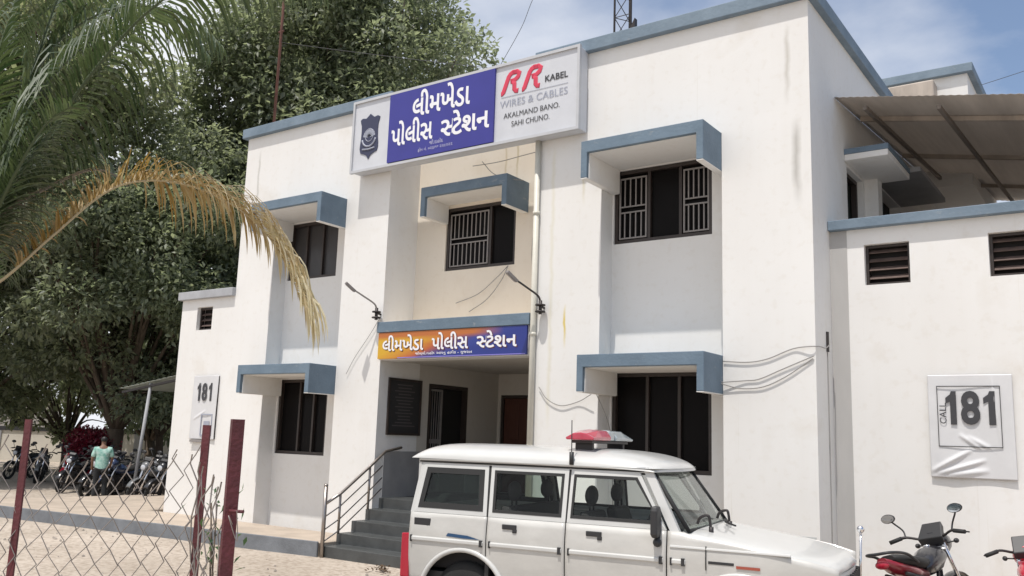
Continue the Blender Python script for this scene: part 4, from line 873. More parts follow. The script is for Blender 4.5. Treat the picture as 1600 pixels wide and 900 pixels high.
# ================================================================ MOTORCYCLES (local: +x forward)
def motorcycle(body, name='motorcycle', cowl=None, mirrors=True):
    t = empty(name); cowl = cowl or body
    rw, fwx, rwx = .30, .66, -.62
    for x, nm in ((fwx, 'front_wheel'), (rwx, 'rear_wheel')):
        mb = MB(); mb.tube([(x+.27*math.cos(a), 0, rw+.27*math.sin(a)) for a in np.linspace(0, 2*math.pi, 29)], .045, 8, False); w = mb.build(nm, M['tyre'], t)
        mb = MB(); mb.tube([(x+.225*math.cos(a), 0, rw+.225*math.sin(a)) for a in np.linspace(0, 2*math.pi, 29)], .014, 6, False); mb.lathe([(0, -.05), (.05, -.05), (.05, .05), (0, .05)], (x, 0, rw), 'y', 12)
        for k in range(6):
            a = k*math.pi/3; mb.tube([(x, 0, rw), (x+.22*math.cos(a), 0, rw+.22*math.sin(a))], .011, 5)
        mb.build('rim', M['iron'], w)
        mb = MB(); a0, a1 = (R(20), R(150)) if x > 0 else (R(40), R(185))
        mb.grid([[(x+.345*math.cos(a), v*.065, rw+.345*math.sin(a)-.02*v*v) for v in (-1, -.6, 0, .6, 1)] for a in np.linspace(a0, a1, 14)]); mb.build('mudguard', M[body] if x > 0 else M['plastic'], t, solid=.008)
    mb = MB()
    for s in (-1, 1): mb.tube([(fwx, s*.085, rw), (.50, s*.085, .70), (.40, s*.085, .93)], .022, 8)
    mb.box(.38, .46, -.10, .10, .86, .90); mb.build('fork', M['chrome'], t)
    mb = MB()
    for s in (-1, 1):
        mb.tube([(.40, 0, .84), (.10, s*.07, .60), (-.2, s*.10, .62), (-.62, s*.10, .70)], .018, 6); mb.tube([(-.15, s*.10, .60), (-.05, s*.09, .30), (rwx, s*.09, rw)], .018, 6); mb.tube([(rwx, s*.12, rw), (-.48, s*.12, .66)], .028, 8)
    mb.tube([(.40, 0, .78), (.28, 0, .40), (.0, 0, .22)], .022, 6); mb.build('frame', M['iron'], t)
    mb = MB(); mb.box(-.16, .20, -.11, .11, .22, .42); mb.lathe([(0, -.16), (.09, -.15), (.10, 0), (.09, .15), (0, .16)], (-.05, 0, .32), 'y', 14)
    for k in range(5): mb.box(.08, .24, -.09, .09, .43+k*.033, .448+k*.033)
    mb.box(.11, .21, -.065, .065, .42, .60); mb.build('engine', M['iron'], t, bevel=.01)
    mb = MB(); mb.tube(bezier([(.22, -.06, .50), (.32, -.08, .36), (.10, -.13, .22), (-.2, -.15, .24), (-.75, -.17, .34)], 5), [.02]*14+[.045]*7, 8); mb.build('exhaust', M['chrome'], t)
    mb = MB(); rs = []
    for x, w, z0, z1 in ((-.10, .08, .66, .76), (-.02, .115, .63, .83), (.12, .145, .64, .905), (.26, .15, .66, .92), (.36, .11, .70, .90), (.41, .05, .76, .86)):
        rs.append([(x, w*math.cos(a)*(1 if math.sin(a) > -.3 else .8), (z0+z1)/2+(z1-z0)/2*math.sin(a)) for a in np.linspace(0, 2*math.pi, 17)[:-1]])
    mb.loft(rs); tk = mb.build('fuel_tank', M[body], t)
    mb = MB(); mb.lathe([(0, .0), (.035, .0), (.035, .02), (0, .025)], (.2, 0, .905), 'z', 12); mb.build('filler_cap', M['chrome'], tk)
    mb = MB(); rs = []
    for x, w, zc, h in ((.0, .09, .77, .05), (-.15, .12, .765, .06), (-.35, .135, .80, .06), (-.6, .12, .83, .055), (-.72, .07, .85, .03)):
        rs.append([(x, w*math.cos(a), zc+h*math.sin(a)) for a in np.linspace(0, 2*math.pi, 13)[:-1]])
    mb.loft(rs); mb.build('seat', M['rubber'], t)
    mb = MB(); rs = []
    for x, w, zc, h in ((-.10, .09, .66, .06), (-.35, .115, .70, .07), (-.62, .10, .76, .06), (-.84, .05, .83, .035)):
        rs.append([(x, w*math.cos(a), zc+h*math.sin(a)) for a in np.linspace(0, 2*math.pi, 13)[:-1]])
    mb.loft(rs); mb.build('tail_cowl', M[cowl], t)
    mb = MB(); mb.ellipsoid((-.85, 0, .80), (.035, .07, .04)); mb.build('tail_light', M['red_lens'], t)
    mb = MB(); mb.tube(bezier([(-.42, -.15, .78), (-.62, -.15, .87), (-.86, -.12, .90), (-.90, 0, .90), (-.86, .12, .90), (-.62, .15, .87), (-.42, .15, .78)], 5), .014, 8); mb.build('grab_rail', M['plastic'], t)
    mb = MB(); mb.tube(bezier([(.26, -.37, 1.0), (.30, -.25, 1.03), (.37, -.12, .99), (.39, 0, .97), (.37, .12, .99), (.30, .25, 1.03), (.26, .37, 1.0)], 5), .013, 8); hb = mb.build('handlebar', M['iron'], t)
    for s in (-1, 1):
        mb = MB(); mb.tube([(.25, s*.39, .997), (.285, s*.27, 1.025)], .021, 8); mb.tube([(.33, s*.40, .99), (.34, s*.28, 1.02), (.33, s*.24, 1.02)], .008, 6); mb.build('grip', M['rubber'], hb)
        if not mirrors: continue
        mb = MB(); mb.tube(bezier([(.32, s*.24, 1.03), (.34, s*.26, 1.10), (.31, s*.32, 1.18), (.29, s*.34, 1.21)], 5), .009, 6)
        rs = [[(.27+d, s*.35+.075*k*math.cos(a), 1.235+.047*k*math.sin(a)) for a in np.linspace(0, 2*math.pi, 17)[:-1]] for d, k in ((-.012, .9), (-.010, 1), (.015, .95), (.03, .5))]
        mb.loft(rs); mr = mb.build('mirror', M['plastic'], hb)
        mb = MB(); mb.loft([[(.27+d, s*.35+.068*math.cos(a), 1.235+.041*math.sin(a)) for a in np.linspace(0, 2*math.pi, 17)[:-1]] for d in (-.016, -.013)], smooth=False); mb.build('mirror_glass', M['mirror'], mr)
    mb = MB(); rs = [[(x, w*math.cos(a), zc+h*math.sin(a)) for a in np.linspace(0, 2*math.pi, 15)[:-1]] for x, w, zc, h in ((.36, .09, .98, .06), (.44, .125, .96, .12), (.54, .12, .93, .11), (.60, .08, .90, .08))]
    mb.loft(rs); hd = mb.build('headlamp_cowl', M[body], t)
    mb = MB(); mb.ellipsoid((.585, 0, .90), (.03, .085, .08)); mb.build('headlight', M['lamp_lens'], hd)
    mb = MB(); mb.loft([[(.32, -.13, .99), (.32, .13, .99), (.46, .10, 1.14), (.46, -.10, 1.14)], [(.36, -.12, .92), (.36, .12, .92), (.52, .09, 1.08), (.52, -.09, 1.08)]], smooth=False); mb.build('instrument_cluster', M['plastic'], hb, bevel=.01)
    for s in (-1, 1):
        mb = MB(); mb.tube([(.02, s*.10, .30), (.02, s*.24, .29)], .016, 6); mb.build('footpeg', M['iron'], t)
        mb = MB(); mb.tube([(-.35, s*.10, .36), (-.35, s*.22, .36)], .013, 6); mb.build('footpeg', M['iron'], t)
        mb = MB(); mb.ellipsoid((.46, s*.20, .93), (.04, .025, .025)); mb.tube([(.44, s*.10, .92), (.46, s*.2, .93)], .008, 5); mb.build('indicator', M['plastic'], t)
    mb = MB(); mb.tube([(-.05, .12, .24), (-.10, .22, .02)], .014, 6); mb.build('side_stand', M['iron'], t)
    mb = MB(); mb.tube([(.24, -.1, .28), (.30, -.30, .35), (.28, -.27, .55), (.30, 0, .60), (.28, .27, .55), (.30, .30, .35), (.24, .1, .28)], .012, 6); mb.build('crash_guard', M['iron'], t)
    return t
def place(t, x, y, rz, label, group=None, lean=R(-8), s=1.0):
    t.location = (x, y, G); t.rotation_euler = (lean, 0, rz); t.scale = (s, s, s); tag(t, label, 'motorcycle', group); return t
M['bike_red'] = mat('red_bike_paint', (.24, .012, .025), .3, coat=.7); M['bike_black'] = mat('black_bike_paint', (.02, .02, .024), .28, coat=.7)
M['bike_bright'] = mat('bright_red_bike_paint', (.55, .02, .05), .3, coat=.7); M['bike_blue'] = mat('dark_blue_bike_paint', (.03, .05, .12), .3, coat=.7); M['bike_grey'] = mat('grey_bike_paint', (.14, .145, .15), .3, coat=.7)
bk = motorcycle('bike_black', cowl='bike_red'); br = motorcycle('bike_bright'); brn = motorcycle('bike_bright', mirrors=False); bb = motorcycle('bike_black'); bd = motorcycle('bike_red'); bl = motorcycle('bike_blue'); bg_ = motorcycle('bike_grey')
place(bk, 2.72, -.92, R(78), 'black motorcycle with dark red tail and round mirrors standing below the large 181 poster', s=1.06, lean=R(-14))
place(brn, 3.72, -.95, R(104), 'bright red motorcycle cut by the right edge of the photo', s=1.0, lean=R(-10))
place(br, -23.0, 3.9, R(-40), 'bright red motorcycle standing out at the left of the parked row', 'motorcycles parked in a row beyond the platform')
GRP = 'motorcycles parked in a row beyond the platform'
place(bb, -17.55, 3.25, R(-62), 'black motorcycle nearest the shed pole in the parked row', GRP); place(bd, -21.6, 4.1, R(-50), 'dark red motorcycle in the parked row left of the man', GRP)
place(bl, -18.5, 2.95, R(-70), 'dark blue motorcycle directly behind the man in the parked row', GRP); place(bg_, -19.6, 3.3, R(-60), 'grey motorcycle left of the man in the parked row', GRP)
for src, x, y, a, lab in ((bb, -16.3, 3.0, -72, 'black motorcycle under the shed roof next to the white wing corner'), 
                          (bb, -16.9, 3.9, -66, 'black motorcycle half hidden behind the leaning shed pole'), (bb, -20.4, 3.6, -57, 'black motorcycle between the grey and the dark red ones in the parked row'),
                          (bg_, -25.4, 4.3, -35, 'grey motorcycle near the left end of the parked row'), (bb, -27.6, 4.8, -60, 'black motorcycle at the far left end of the parked row'),
                          (bd, -24.4, 5.0, -48, 'dark red motorcycle behind the bright red one in the parked row'), (bl, -15.4, 3.6, -75, 'dark blue motorcycle closest to the wing corner'), (bl, -18.1, 4.5, -62, 'dark blue motorcycle in the second rank behind the man'), (bb, -19.2, 4.6, -55, 'black motorcycle in the second rank left of the man'), (bb, -20.9, 3.0, -58, 'black motorcycle standing forward of the dark red one in the parked row'), (bg_, -16.75, 2.85, -75, 'grey motorcycle beside the foot of the leaning shed pole'), (bb, -18.95, 2.7, -66, 'black motorcycle standing forward beside the grey one left of the man'), (bb, -22.3, 5.2, -45, 'black motorcycle in front of the maroon shrub')):
    place(copy_tree(src), x, y, R(a), lab, GRP)
place(copy_tree(bb), -.95, -9.0, R(200), 'black motorcycle behind the mesh fence at the lower left edge of the photo', lean=R(8))

# ================================================================ PERSON seen from behind
def skin_obj(name, verts, edges, m, parent, sub=2):
    me = bpy.data.meshes.new(name); me.from_pydata([v[0] for v in verts], edges, []); me.materials.append(m)
    o = bpy.data.objects.new(name, me); COL.objects.link(o); o.parent = parent
    md = o.modifiers.new('skin', 'SKIN'); md.use_smooth_shade = True
    lay = me.skin_vertices[0].data if me.skin_vertices else None
    if lay is None:
        bpy.context.view_layer.objects.active = o; o.select_set(True); bpy.ops.mesh.customdata_skin_add(); o.select_set(False); lay = me.skin_vertices[0].data
    for i, v in enumerate(verts): lay[i].radius = v[1] if isinstance(v[1], tuple) else (v[1], v[1])
    lay[0].use_root = True
    s_ = o.modifiers.new('sub', 'SUBSURF'); s_.levels = s_.render_levels = sub
    return o
pn = empty('person', (-17.6, 1.85, G), R(60), 'man in a mint green printed shirt and dark trousers standing with his back turned', 'person')
V = [((0, 0, .95), (.15, .11)), ((0, .01, 1.20), (.14, .10)), ((0, .01, 1.38), (.16, .10)), ((0, .02, 1.47), .07), ((0, .04, 1.54), .055), ((0, .06, 1.62), (.075, .095)), ((0, .05, 1.70), (.06, .08)),
     ((-.20, .01, 1.41), .055), ((-.25, .0, 1.14), .042), ((-.24, .08, .92), .032), ((-.235, .12, .83), (.022, .04)), ((.20, .01, 1.41), .055), ((.25, .0, 1.14), .042), ((.22, .12, .95), .032), ((.20, .18, .88), (.022, .04)),
     ((-.10, 0, .88), .085), ((-.11, .02, .48), .058), ((-.12, -.01, .09), .042), ((-.13, .14, .03), (.04, .03)), ((.10, 0, .88), .085), ((.11, .02, .48), .058), ((.13, -.01, .09), .042), ((.15, .14, .03), (.04, .03))]
E_ = [(0, 1), (1, 2), (2, 3), (3, 4), (4, 5), (5, 6), (2, 7), (7, 8), (8, 9), (9, 10), (2, 11), (11, 12), (12, 13), (13, 14), (0, 15), (15, 16), (16, 17), (17, 18), (0, 19), (19, 20), (20, 21), (21, 22)]
skin_obj('body', V, E_, M['skin'], pn)
skin_obj('shirt', [((0, 0, 1.02), (.19, .14)), ((0, 0, .84), (.20, .145)), ((0, .01, 1.22), (.18, .135)), ((0, .01, 1.37), (.18, .12)), ((0, .02, 1.49), (.095, .085)), ((-.19, .01, 1.405), .078), ((-.25, .0, 1.17), .066), ((.19, .01, 1.405), .078), ((.25, .0, 1.17), .064)],
         [(0, 1), (0, 2), (2, 3), (3, 4), (3, 5), (5, 6), (3, 7), (7, 8)], M['shirt'], pn)
skin_obj('trousers', [((0, 0, .97), (.16, .12)), ((-.10, 0, .86), .105), ((-.115, .02, .48), .08), ((-.125, -.01, .10), .072), ((.10, 0, .86), .105), ((.115, .02, .48), .08), ((.135, -.01, .10), .072)], [(0, 1), (1, 2), (2, 3), (0, 4), (4, 5), (5, 6)], M['trousers'], pn)
mb = MB(); mb.ellipsoid((0, .045, 1.675), (.085, .10, .085)); mb.build('hair', M['hair'], pn)
pn.scale = (.93, .93, .93)
for s in (-1, 1):
    mb = MB(); mb.ellipsoid((s*.135, .07, .04), (.05, .13, .045)); mb.build('shoe', M['shoe'], pn)
# ================================================================ CHAIN LINK FENCE in the foreground
PTS = [(-1.50, -9.93), (.63, -9.33), (1.51, -9.08), (1.95, -9.28)]
fc = empty('chain_link_fence', (.63, -9.33, G), 0, 'rusty chain link fence with red oxide angle iron posts in the foreground', 'fence')
inv = Matrix.Translation((-.63, 9.33, -G))
for i, (x, y) in enumerate(PTS):
    w = .042 if i == 3 else .035; t = .007; a = R(16 if i < 3 else 62); mb = MB()
    c, s = math.cos(a), math.sin(a)
    pol = [(0, 0), (w, 0), (w, t), (t, t), (t, w), (0, w)]; pol = [(x+c*u-s*v, y+s*u+c*v) for u, v in pol]
    mb.prism(pol, G-.3, 2.128 if i < 3 else 2.15, 'z')
    if i == 3:
        mb.tube([(x+.01, y+.01, 1.84), (x+.06, y+.03, 1.84)], .006, 6)
    mb.build('post', M['oxide'], fc).matrix_parent_inverse = inv
def mesh_panel(p, q, ztop0, ztop1, sag, W=.112, H=.13, loose=0.0, seed=0):
    rg = random.Random(seed); mb = MB(); L = math.hypot(q[0]-p[0], q[1]-p[1]); ux, uy = (q[0]-p[0])/L, (q[1]-p[1])/L
    nw = int(L/(W/2)); ph1, ph2 = rg.random()*6, rg.random()*6
    for k in range(nw):
        pts = []; nz = int((2.1-.24)/(H/2))
        for j in range(nz+1):
            f = ((k+.5)*W/2)/L; zt = ztop0+(ztop1-ztop0)*f - sag*math.sin(math.pi*f)
            z = .24 + j*(zt-.24)/nz
            s = (k + (j % 2 if k % 2 == 0 else 1-(j % 2)))*W/2
            s += .02*math.sin(3*z+ph1+s*4) + loose*rg.uniform(-1, 1); off = .018*math.sin(4.1*z+5*s+ph2) + loose*rg.uniform(-1.6, 1.6) + (.004 if j % 2 else -.004)
            s = min(max(s, .0), L); pts.append((p[0]+ux*s-uy*off, p[1]+uy*s+ux*off, z+loose*rg.uniform(-1, 1)))
        # barbed twist on top
        e = Vector(pts[-1]); pts.append(tuple(e+Vector((ux*.02, uy*.02, .035))))
        mb.tube(pts, .0029, 4, False)
    mb.build('wire_mesh', M['wire'], fc).matrix_parent_inverse = inv
mesh_panel(PTS[0], PTS[1], 2.02, 2.03, .05, seed=1); mesh_panel(PTS[1], PTS[2], 2.02, 2.03, .10, seed=2); mesh_panel(PTS[2], PTS[3], 2.0, 1.86, .03, loose=.012, seed=3)
rg = random.Random(5)
for k in range(7):      # loose wire ends curling past the end post
    mb = MB(); z = .5+k*.21+rg.uniform(-.06, .06); x, y = PTS[3]; c = [(x+.01, y+.03, z)]
    for j in range(1, 4): c.append((x+.024*j+rg.uniform(-.012, .012), y+.02+rg.uniform(-.03, .03), z+rg.uniform(-.05, .06)))
    mb.tube(bezier(c, 4), .0017, 4, False); mb.build('loose_wire', M['wire'], fc).matrix_parent_inverse = inv

# ================================================================ PLANTS
def leaf_mesh(name, P, D, U, Ln, Wd, tone, m, parent, fold=.25):
    """diamond leaves: P base, D axis, U normal (n,3)"""
    n = len(P); S_ = np.cross(D, U); S_ /= np.linalg.norm(S_, axis=1)[:, None]+1e-9
    Lc, Wc = Ln[:, None], Wd[:, None]
    v = np.empty((n, 4, 3)); v[:, 0] = P; v[:, 1] = P+D*Lc*.45+S_*Wc*.5+U*Wc*fold; v[:, 2] = P+D*Lc; v[:, 3] = P+D*Lc*.45-S_*Wc*.5+U*Wc*fold
    me = bpy.data.meshes.new(name); me.vertices.add(4*n); me.vertices.foreach_set('co', v.reshape(-1))
    f = np.arange(4*n).reshape(n, 4)[:, [0, 1, 2, 0, 2, 3]].reshape(-1)
    me.loops.add(6*n); me.loops.foreach_set('vertex_index', f); me.polygons.add(2*n); me.polygons.foreach_set('loop_start', np.arange(0, 6*n, 3)); 
    me.update(calc_edges=True)
    at = me.attributes.new('tone', 'FLOAT', 'POINT'); at.data.foreach_set('value', np.repeat(tone, 4).astype(np.float32))
    me.materials.append(m); o = bpy.data.objects.new(name, me); COL.objects.link(o); o.parent = parent; return o
def unit(a): return a/(np.linalg.norm(a, axis=1)[:, None]+1e-9)
def crown(parent, blobs, per, size, m, rg, name='crown'):
    Ps, Ds, Us, Ls, Ts = [], [], [], [], []
    for (c, r) in blobs:
        n = int(per*r**2); d = unit(rg.normal(size=(n, 3))); rad = r*(.35+.65*rg.random(n)**.55)*(1+.25*np.sin(d[:, 0]*5+c[0])*np.cos(d[:, 1]*4+c[2]))
        p = np.array(c)+d*rad[:, None]*np.array([1, 1, .72]); ax = unit(d*.7+rg.normal(size=(n, 3))*.7+np.array([0, 0, -.25])); up = unit(np.array([0, 0, 1.0])+d*.5+rg.normal(size=(n, 3))*.55)
        Ps.append(p); Ds.append(ax); Us.append(up); Ls.append(size*rg.uniform(.6, 1.35, n)); Ts.append(np.clip(.45+rg.normal(0, .22, n)+rg.normal(0, .13), 0, 1))
    P = np.concatenate(Ps); Ln = np.concatenate(Ls)
    return leaf_mesh(name, P, np.concatenate(Ds), np.concatenate(Us), Ln, Ln*.48, np.concatenate(Ts), m, parent)
def tree(label, x, y, cz, R_, trunk_r, nblob, per, size, m, seed, group='large trees behind the police station', fork=.35, flat=1.0):
    rg = np.random.default_rng(seed); t = empty('leafy_tree', (x, y, G), 0, label, 'tree', group); H = cz-G; blobs = []
    for k in range(nblob):
        d = rg.normal(size=3); d /= np.linalg.norm(d); q = rg.random()**.4; c = d*q*np.array(R_)*.86; r = min(R_)*rg.uniform(.13, .30); blobs.append(((c[0], c[1], c[2]+H), r))
    crown(t, blobs, per, size, M[m], rg)
    mb = MB(); zf = max(1.3, (H-R_[2])*.9+fork); base = Vector((0, 0, -.2)); f = Vector((rg.uniform(-.2, .2), rg.uniform(-.2, .2), zf))
    mb.tube([base, (f.x*.3, f.y*.3, zf*.3), f], [trunk_r*1.5, trunk_r, trunk_r*.85], 12); mb.build('trunk', M['bark'], t)
    mb = MB()
    for c, r in blobs[::2]:
        e = Vector(c); mid = f.lerp(e, .5)+Vector((rg.uniform(-.4, .4), rg.uniform(-.4, .4), .5)); q = trunk_r*rg.uniform(.28, .5)
        pts = bezier([f-Vector((0, 0, .15)), mid, e], 5); mb.tube(pts, [q*(1-.85*i/(len(pts)-1)) for i in range(len(pts))], 6)
    mb.build('limb', M['bark'], t); return t
LT = 'large trees behind the police station'
tree('tall dense tree rising behind the left block of the station', -20.6, 12.5, 14.2, (6.6, 6.2, 9.0), .34, 135, 420, .24, 'leaf', 1)
tree('broad dark tree standing behind the parked motorcycles', -23.5, 5.6, 7.6, (5.8, 5.6, 5.8), .30, 110, 540, .20, 'leaf', 2)
tree('tall tree at the upper left behind the palm', -26.5, 1.0, 13.0, (6.8, 6.2, 8.5), .34, 95, 400, .25, 'leaf2', 3)
tree('tree in the middle left between the two largest crowns', -23.0, 11.0, 11.5, (6.4, 5.8, 9.0), .30, 95, 400, .25, 'leaf', 4)
tree('olive tree low at the left edge beyond the boundary wall', -38.0, 3.0, 6.6, (6.5, 6, 4.6), .28, 45, 330, .30, 'leaf2', 5)
tree('small tree beside the shed roof behind the left wing', -19.5, 9.5, 4.6, (3.0, 3.0, 2.9), .13, 34, 800, .18, 'leaf', 6)
tree('olive tree filling the gap at the left behind the parked motorcycles', -31.0, 4.0, 5.6, (6.0, 5.0, 4.4), .26, 60, 420, .26, 'leaf2', 12)
tree('dense low tree behind the boundary wall left of the shed pole', -34.0, 14.0, 5.5, (7.0, 5.0, 4.6), .26, 60, 300, .30, 'leaf', 13)
tree('low spreading tree whose foliage hangs almost to the parked motorcycles', -23.3, 7.4, 3.9, (3.8, 3.0, 2.2), .14, 48, 640, .19, 'leaf', 14)
tree('bushy tree against the boundary wall at the far left', -31.5, 8.5, 3.7, (4.6, 3.6, 2.6), .16, 48, 420, .23, 'leaf2', 15)
tree('distant tree beyond the boundary wall behind the shed', -44.0, 32.0, 8.0, (8, 7, 6), .3, 40, 130, .55, 'leaf', 8)
sh = empty('red_shrub', (-24.2, 5.1, G), 0, 'maroon leaved shrub in front of the boundary wall', 'shrub')
rg = np.random.default_rng(9); crown(sh, [((rg.uniform(-.75, .75), rg.uniform(-.5, .5), rg.uniform(.9, 1.5)), rg.uniform(.28, .5)) for _ in range(16)], 2600, .13, M['leaf_red'], rg)
mb = MB()
for k in range(6): mb.tube([(0, 0, 0), (rg.uniform(-.2, .2), rg.uniform(-.2, .2), .5), (rg.uniform(-.6, .6), rg.uniform(-.4, .4), 1.1)], [.03, .022, .01], 6)
mb.build('stem', M['bark'], sh)
# weeds caught in the fence between the two right posts
wd = empty('weed', (1.70, -9.10, G), 0, 'thin green weed growing up the mesh between the two right fence posts', 'plant')
rg = np.random.default_rng(10); n = 240; zz = rg.uniform(.3, 1.72, n)
P = np.stack([rg.normal(0, .045, n)+.02*np.sin(zz*6), rg.normal(0, .045, n), zz], 1)
leaf_mesh('foliage', P, unit(rg.normal(size=(n, 3))+np.array([0, 0, .8])), unit(rg.normal(size=(n, 3))+np.array([0, 0, .7])), rg.uniform(.02, .05, n), rg.uniform(.008, .018, n), rg.random(n), M['weed'], wd)
mb = MB()
for k in range(5): mb.tube([(rg.uniform(-.03, .03), rg.uniform(-.03, .03), 0), (rg.uniform(-.04, .04), rg.uniform(-.04, .04), .8), (rg.uniform(-.06, .06), rg.uniform(-.05, .05), 1.65)], [.006, .005, .003], 5)
mb.build('stem', M['bark'], wd)

# ---------------------------------------------------------------- palm
PC = Vector((-3.31, -8.04, 3.07))
palm = empty('palm_tree', (-3.42, -8.02, G), 0, 'young coconut palm whose green and yellowing fronds hang in from the left', 'palm')
pinv = Matrix.Translation((3.42, 8.02, -G))
mb = MB(); pts = bezier([(-3.42, -8.02, G-.2), (-3.46, -8.03, 1.2), (-3.38, -8.04, 2.3), tuple(PC)], 8); mb.tube(pts, [.17-.05*i/(len(pts)-1)+.012*(i % 2) for i in range(len(pts))], 12); mb.build('trunk', M['palmbark'], palm).matrix_parent_inverse = pinv
def frond(cp, ll, m, seed, n=78, droop=1.0, wid=.036, start=.12, dens=1.0, name='frond', lift=0.0, rr=.022, late=False):
    rg = np.random.default_rng(seed); P = bezier([tuple(PC)]+cp, 14); N = len(P)
    A = np.array([tuple(p) for p in P]); seg = np.linalg.norm(np.diff(A, axis=0), axis=1); cum = np.concatenate([[0], np.cumsum(seg)]); Lt = cum[-1]
    vs, fs, tone = [], [], []
    for side in (-1, 1):
        for k in range(n):
            if rg.random() > dens: continue
            t = start+(1-start)*(k+rg.random()*.7)/n; s = t*Lt; i = min(np.searchsorted(cum, s)-1, N-2); i = max(i, 0); f = (s-cum[i])/max(seg[i], 1e-6)
            p = A[i]+(A[i+1]-A[i])*f; T = (A[i+1]-A[i])/seg[i]; Sd = np.cross(T, [0, 0, 1]); Sd /= np.linalg.norm(Sd)+1e-6; Up = np.cross(Sd, T)
            ln = ll*(math.sin(math.pi*min(.80 if late else 1, .18+.80*t))**.6)*rg.uniform(.8, 1.12); dr = droop
            if late and t < .46: ln *= .5; dr = droop*.35
            d = side*Sd*(.85)+T*(.55+.35*t)+Up*(.25+lift*rg.random()); d /= np.linalg.norm(d); b = len(vs); q = p.copy(); ns = 5; w = wid*rg.uniform(.75, 1.15); tn = float(np.clip((.5 if not late else .1 if t < .5 else .15+.75*(t-.5)/.5)+rg.normal(0, .22), 0, 1))
            for j in range(ns+1):
                u = j/ns; ww = w*(1-u)**.55*(.55+.9*min(u*3, .5)) ; wdv = np.cross(d, [0, 0, 1.0]+.3*Sd*side); wdv /= np.linalg.norm(wdv)+1e-6
                wdv = wdv*.8+T*.35; vs += [tuple(q-wdv*ww/2), tuple(q+wdv*ww/2)]; tone += [tn, tn]
                if j < ns: q = q+d*ln/ns; d = d+np.array([0, 0, -1.0])*dr*(.30+.38*u)+rg.normal(0, .035, 3); d /= np.linalg.norm(d)
            fs += [(b+2*j, b+2*j+1, b+2*j+3, b+2*j+2) for j in range(ns)]
    mb = MB(); mb.add(vs, fs); nl = len(vs); rad = [rr*(1-.8*i/(N-1)) for i in range(N)]; mb.tube([tuple(p) for p in P], rad, 6)
    o = mb.build(name, M[m], palm, recalc=False); at = o.data.attributes.new('tone', 'FLOAT', 'POINT'); at.data.foreach_set('value', np.array(tone+[.75]*(len(mb.v)-nl), dtype=np.float32)); o.matrix_parent_inverse = pinv; return o
F1 = [(-3.24, -7.87, 3.85), (-3.02, -7.62, 4.54), (-2.7, -7.43, 5.17), (-2.35, -7.21, 5.7), (-1.93, -6.92, 6.09), (-1.45, -6.61, 6.13), (-1.12, -6.37, 5.94)]
F2 = [(-3.46, -7.87, 3.88), (-3.49, -7.69, 4.68), (-3.44, -7.58, 5.44), (-3.28, -7.47, 6.19), (-2.9, -7.3, 6.5)]
F3 = [(-3.68, -7.88, 3.9), (-3.86, -7.78, 5.02), (-3.91, -7.64, 5.91), (-3.8, -7.41, 6.57)]
F8 = [(-3.07, -7.97, 3.65), (-2.74, -7.96, 4.09), (-2.49, -7.9, 4.46), (-2.23, -7.83, 4.6)]
F5 = [(-3.11, -7.81, 3.25), (-2.87, -7.55, 3.66), (-2.61, -7.27, 4.08), (-2.45, -7.0, 4.23), (-2.25, -6.69, 4.23), (-2.02, -6.36, 4.08), (-1.84, -6.13, 3.84), (-1.7, -5.96, 3.51), (-1.63, -5.88, 3.25)]
F6 = [(-3.5, -7.7, 3.86), (-3.47, -7.41, 4.16), (-3.37, -6.99, 4.47), (-3.22, -6.72, 4.4)]
F10 = [(-3.0, -8.07, 3.41), (-2.66, -8.03, 3.74), (-2.39, -7.93, 3.89), (-2.2, -7.77, 3.8)]
frond(F1, 1.0, 'palm_green', 21, 120, 1.7, .036); frond(F2, .85, 'palm_green', 22, 75, 1.1, .036); frond(F3, .9, 'palm_green', 23, 65, 1.2, .036); frond(F8, .55, 'palm_green', 24, 70, .6, lift=.5)
F11 = [(-3.63, -7.82, 3.51), (-3.68, -7.47, 4.17), (-3.7, -7.15, 4.59), (-3.61, -6.89, 4.68), (-3.56, -6.69, 4.5)]
F12 = [(-3.4, -7.95, 3.79), (-3.3, -7.79, 4.56), (-3.18, -7.57, 5.13), (-3.0, -7.32, 5.56), (-2.85, -7.16, 5.71)]
F13 = [(-2.95, -7.97, 3.32), (-2.69, -7.85, 3.56), (-2.53, -7.72, 3.69), (-2.39, -7.63, 3.61)]
frond(F11, .75, 'palm_green', 31, 60, 1.4, .034); frond(F12, .8, 'palm_green', 32, 75, 1.3, .034)
F14 = [(-3.7, -7.93, 3.89), (-4.04, -7.69, 5.41), (-4.04, -7.22, 6.54), (-3.85, -6.62, 6.98), (-3.64, -6.07, 6.89), (-3.48, -5.82, 6.58)]
F15 = [(-3.55, -7.9, 3.9), (-3.75, -7.6, 5.0), (-3.7, -7.3, 6.0), (-3.4, -6.9, 6.6), (-3.0, -6.5, 6.6), (-2.7, -6.2, 6.3)]
F14 = [(x, y, z-.5*min(1, i/3)) for i, (x, y, z) in enumerate(F14)]; F15 = [(x, y, z-.45*min(1, i/3)) for i, (x, y, z) in enumerate(F15)]
frond(F14, .95, 'palm_green', 34, 85, 1.7, .036); frond(F15, .9, 'palm_green', 35, 85, 1.7, .036)
o = frond(F5, .78, 'palm_dry', 25, 150, 2.0, .033, start=.14, lift=1.2, late=True, rr=.014); tag(o, 'yellowing frond arching over with brown leaflets hanging down')
frond(F6, .38, 'palm_dead', 26, 40, .9, .02, .3, .7)
frond([(-3.9, -8.1, 3.9), (-4.6, -8.2, 4.4), (-5.4, -8.4, 4.4), (-6.0, -8.6, 3.8)], .8, 'palm_green', 28); frond([(-3.7, -7.7, 3.7), (-4.4, -7.2, 4.2), (-5.2, -6.8, 4.3), (-5.9, -6.5, 3.7)], .8, 'palm_green', 29)

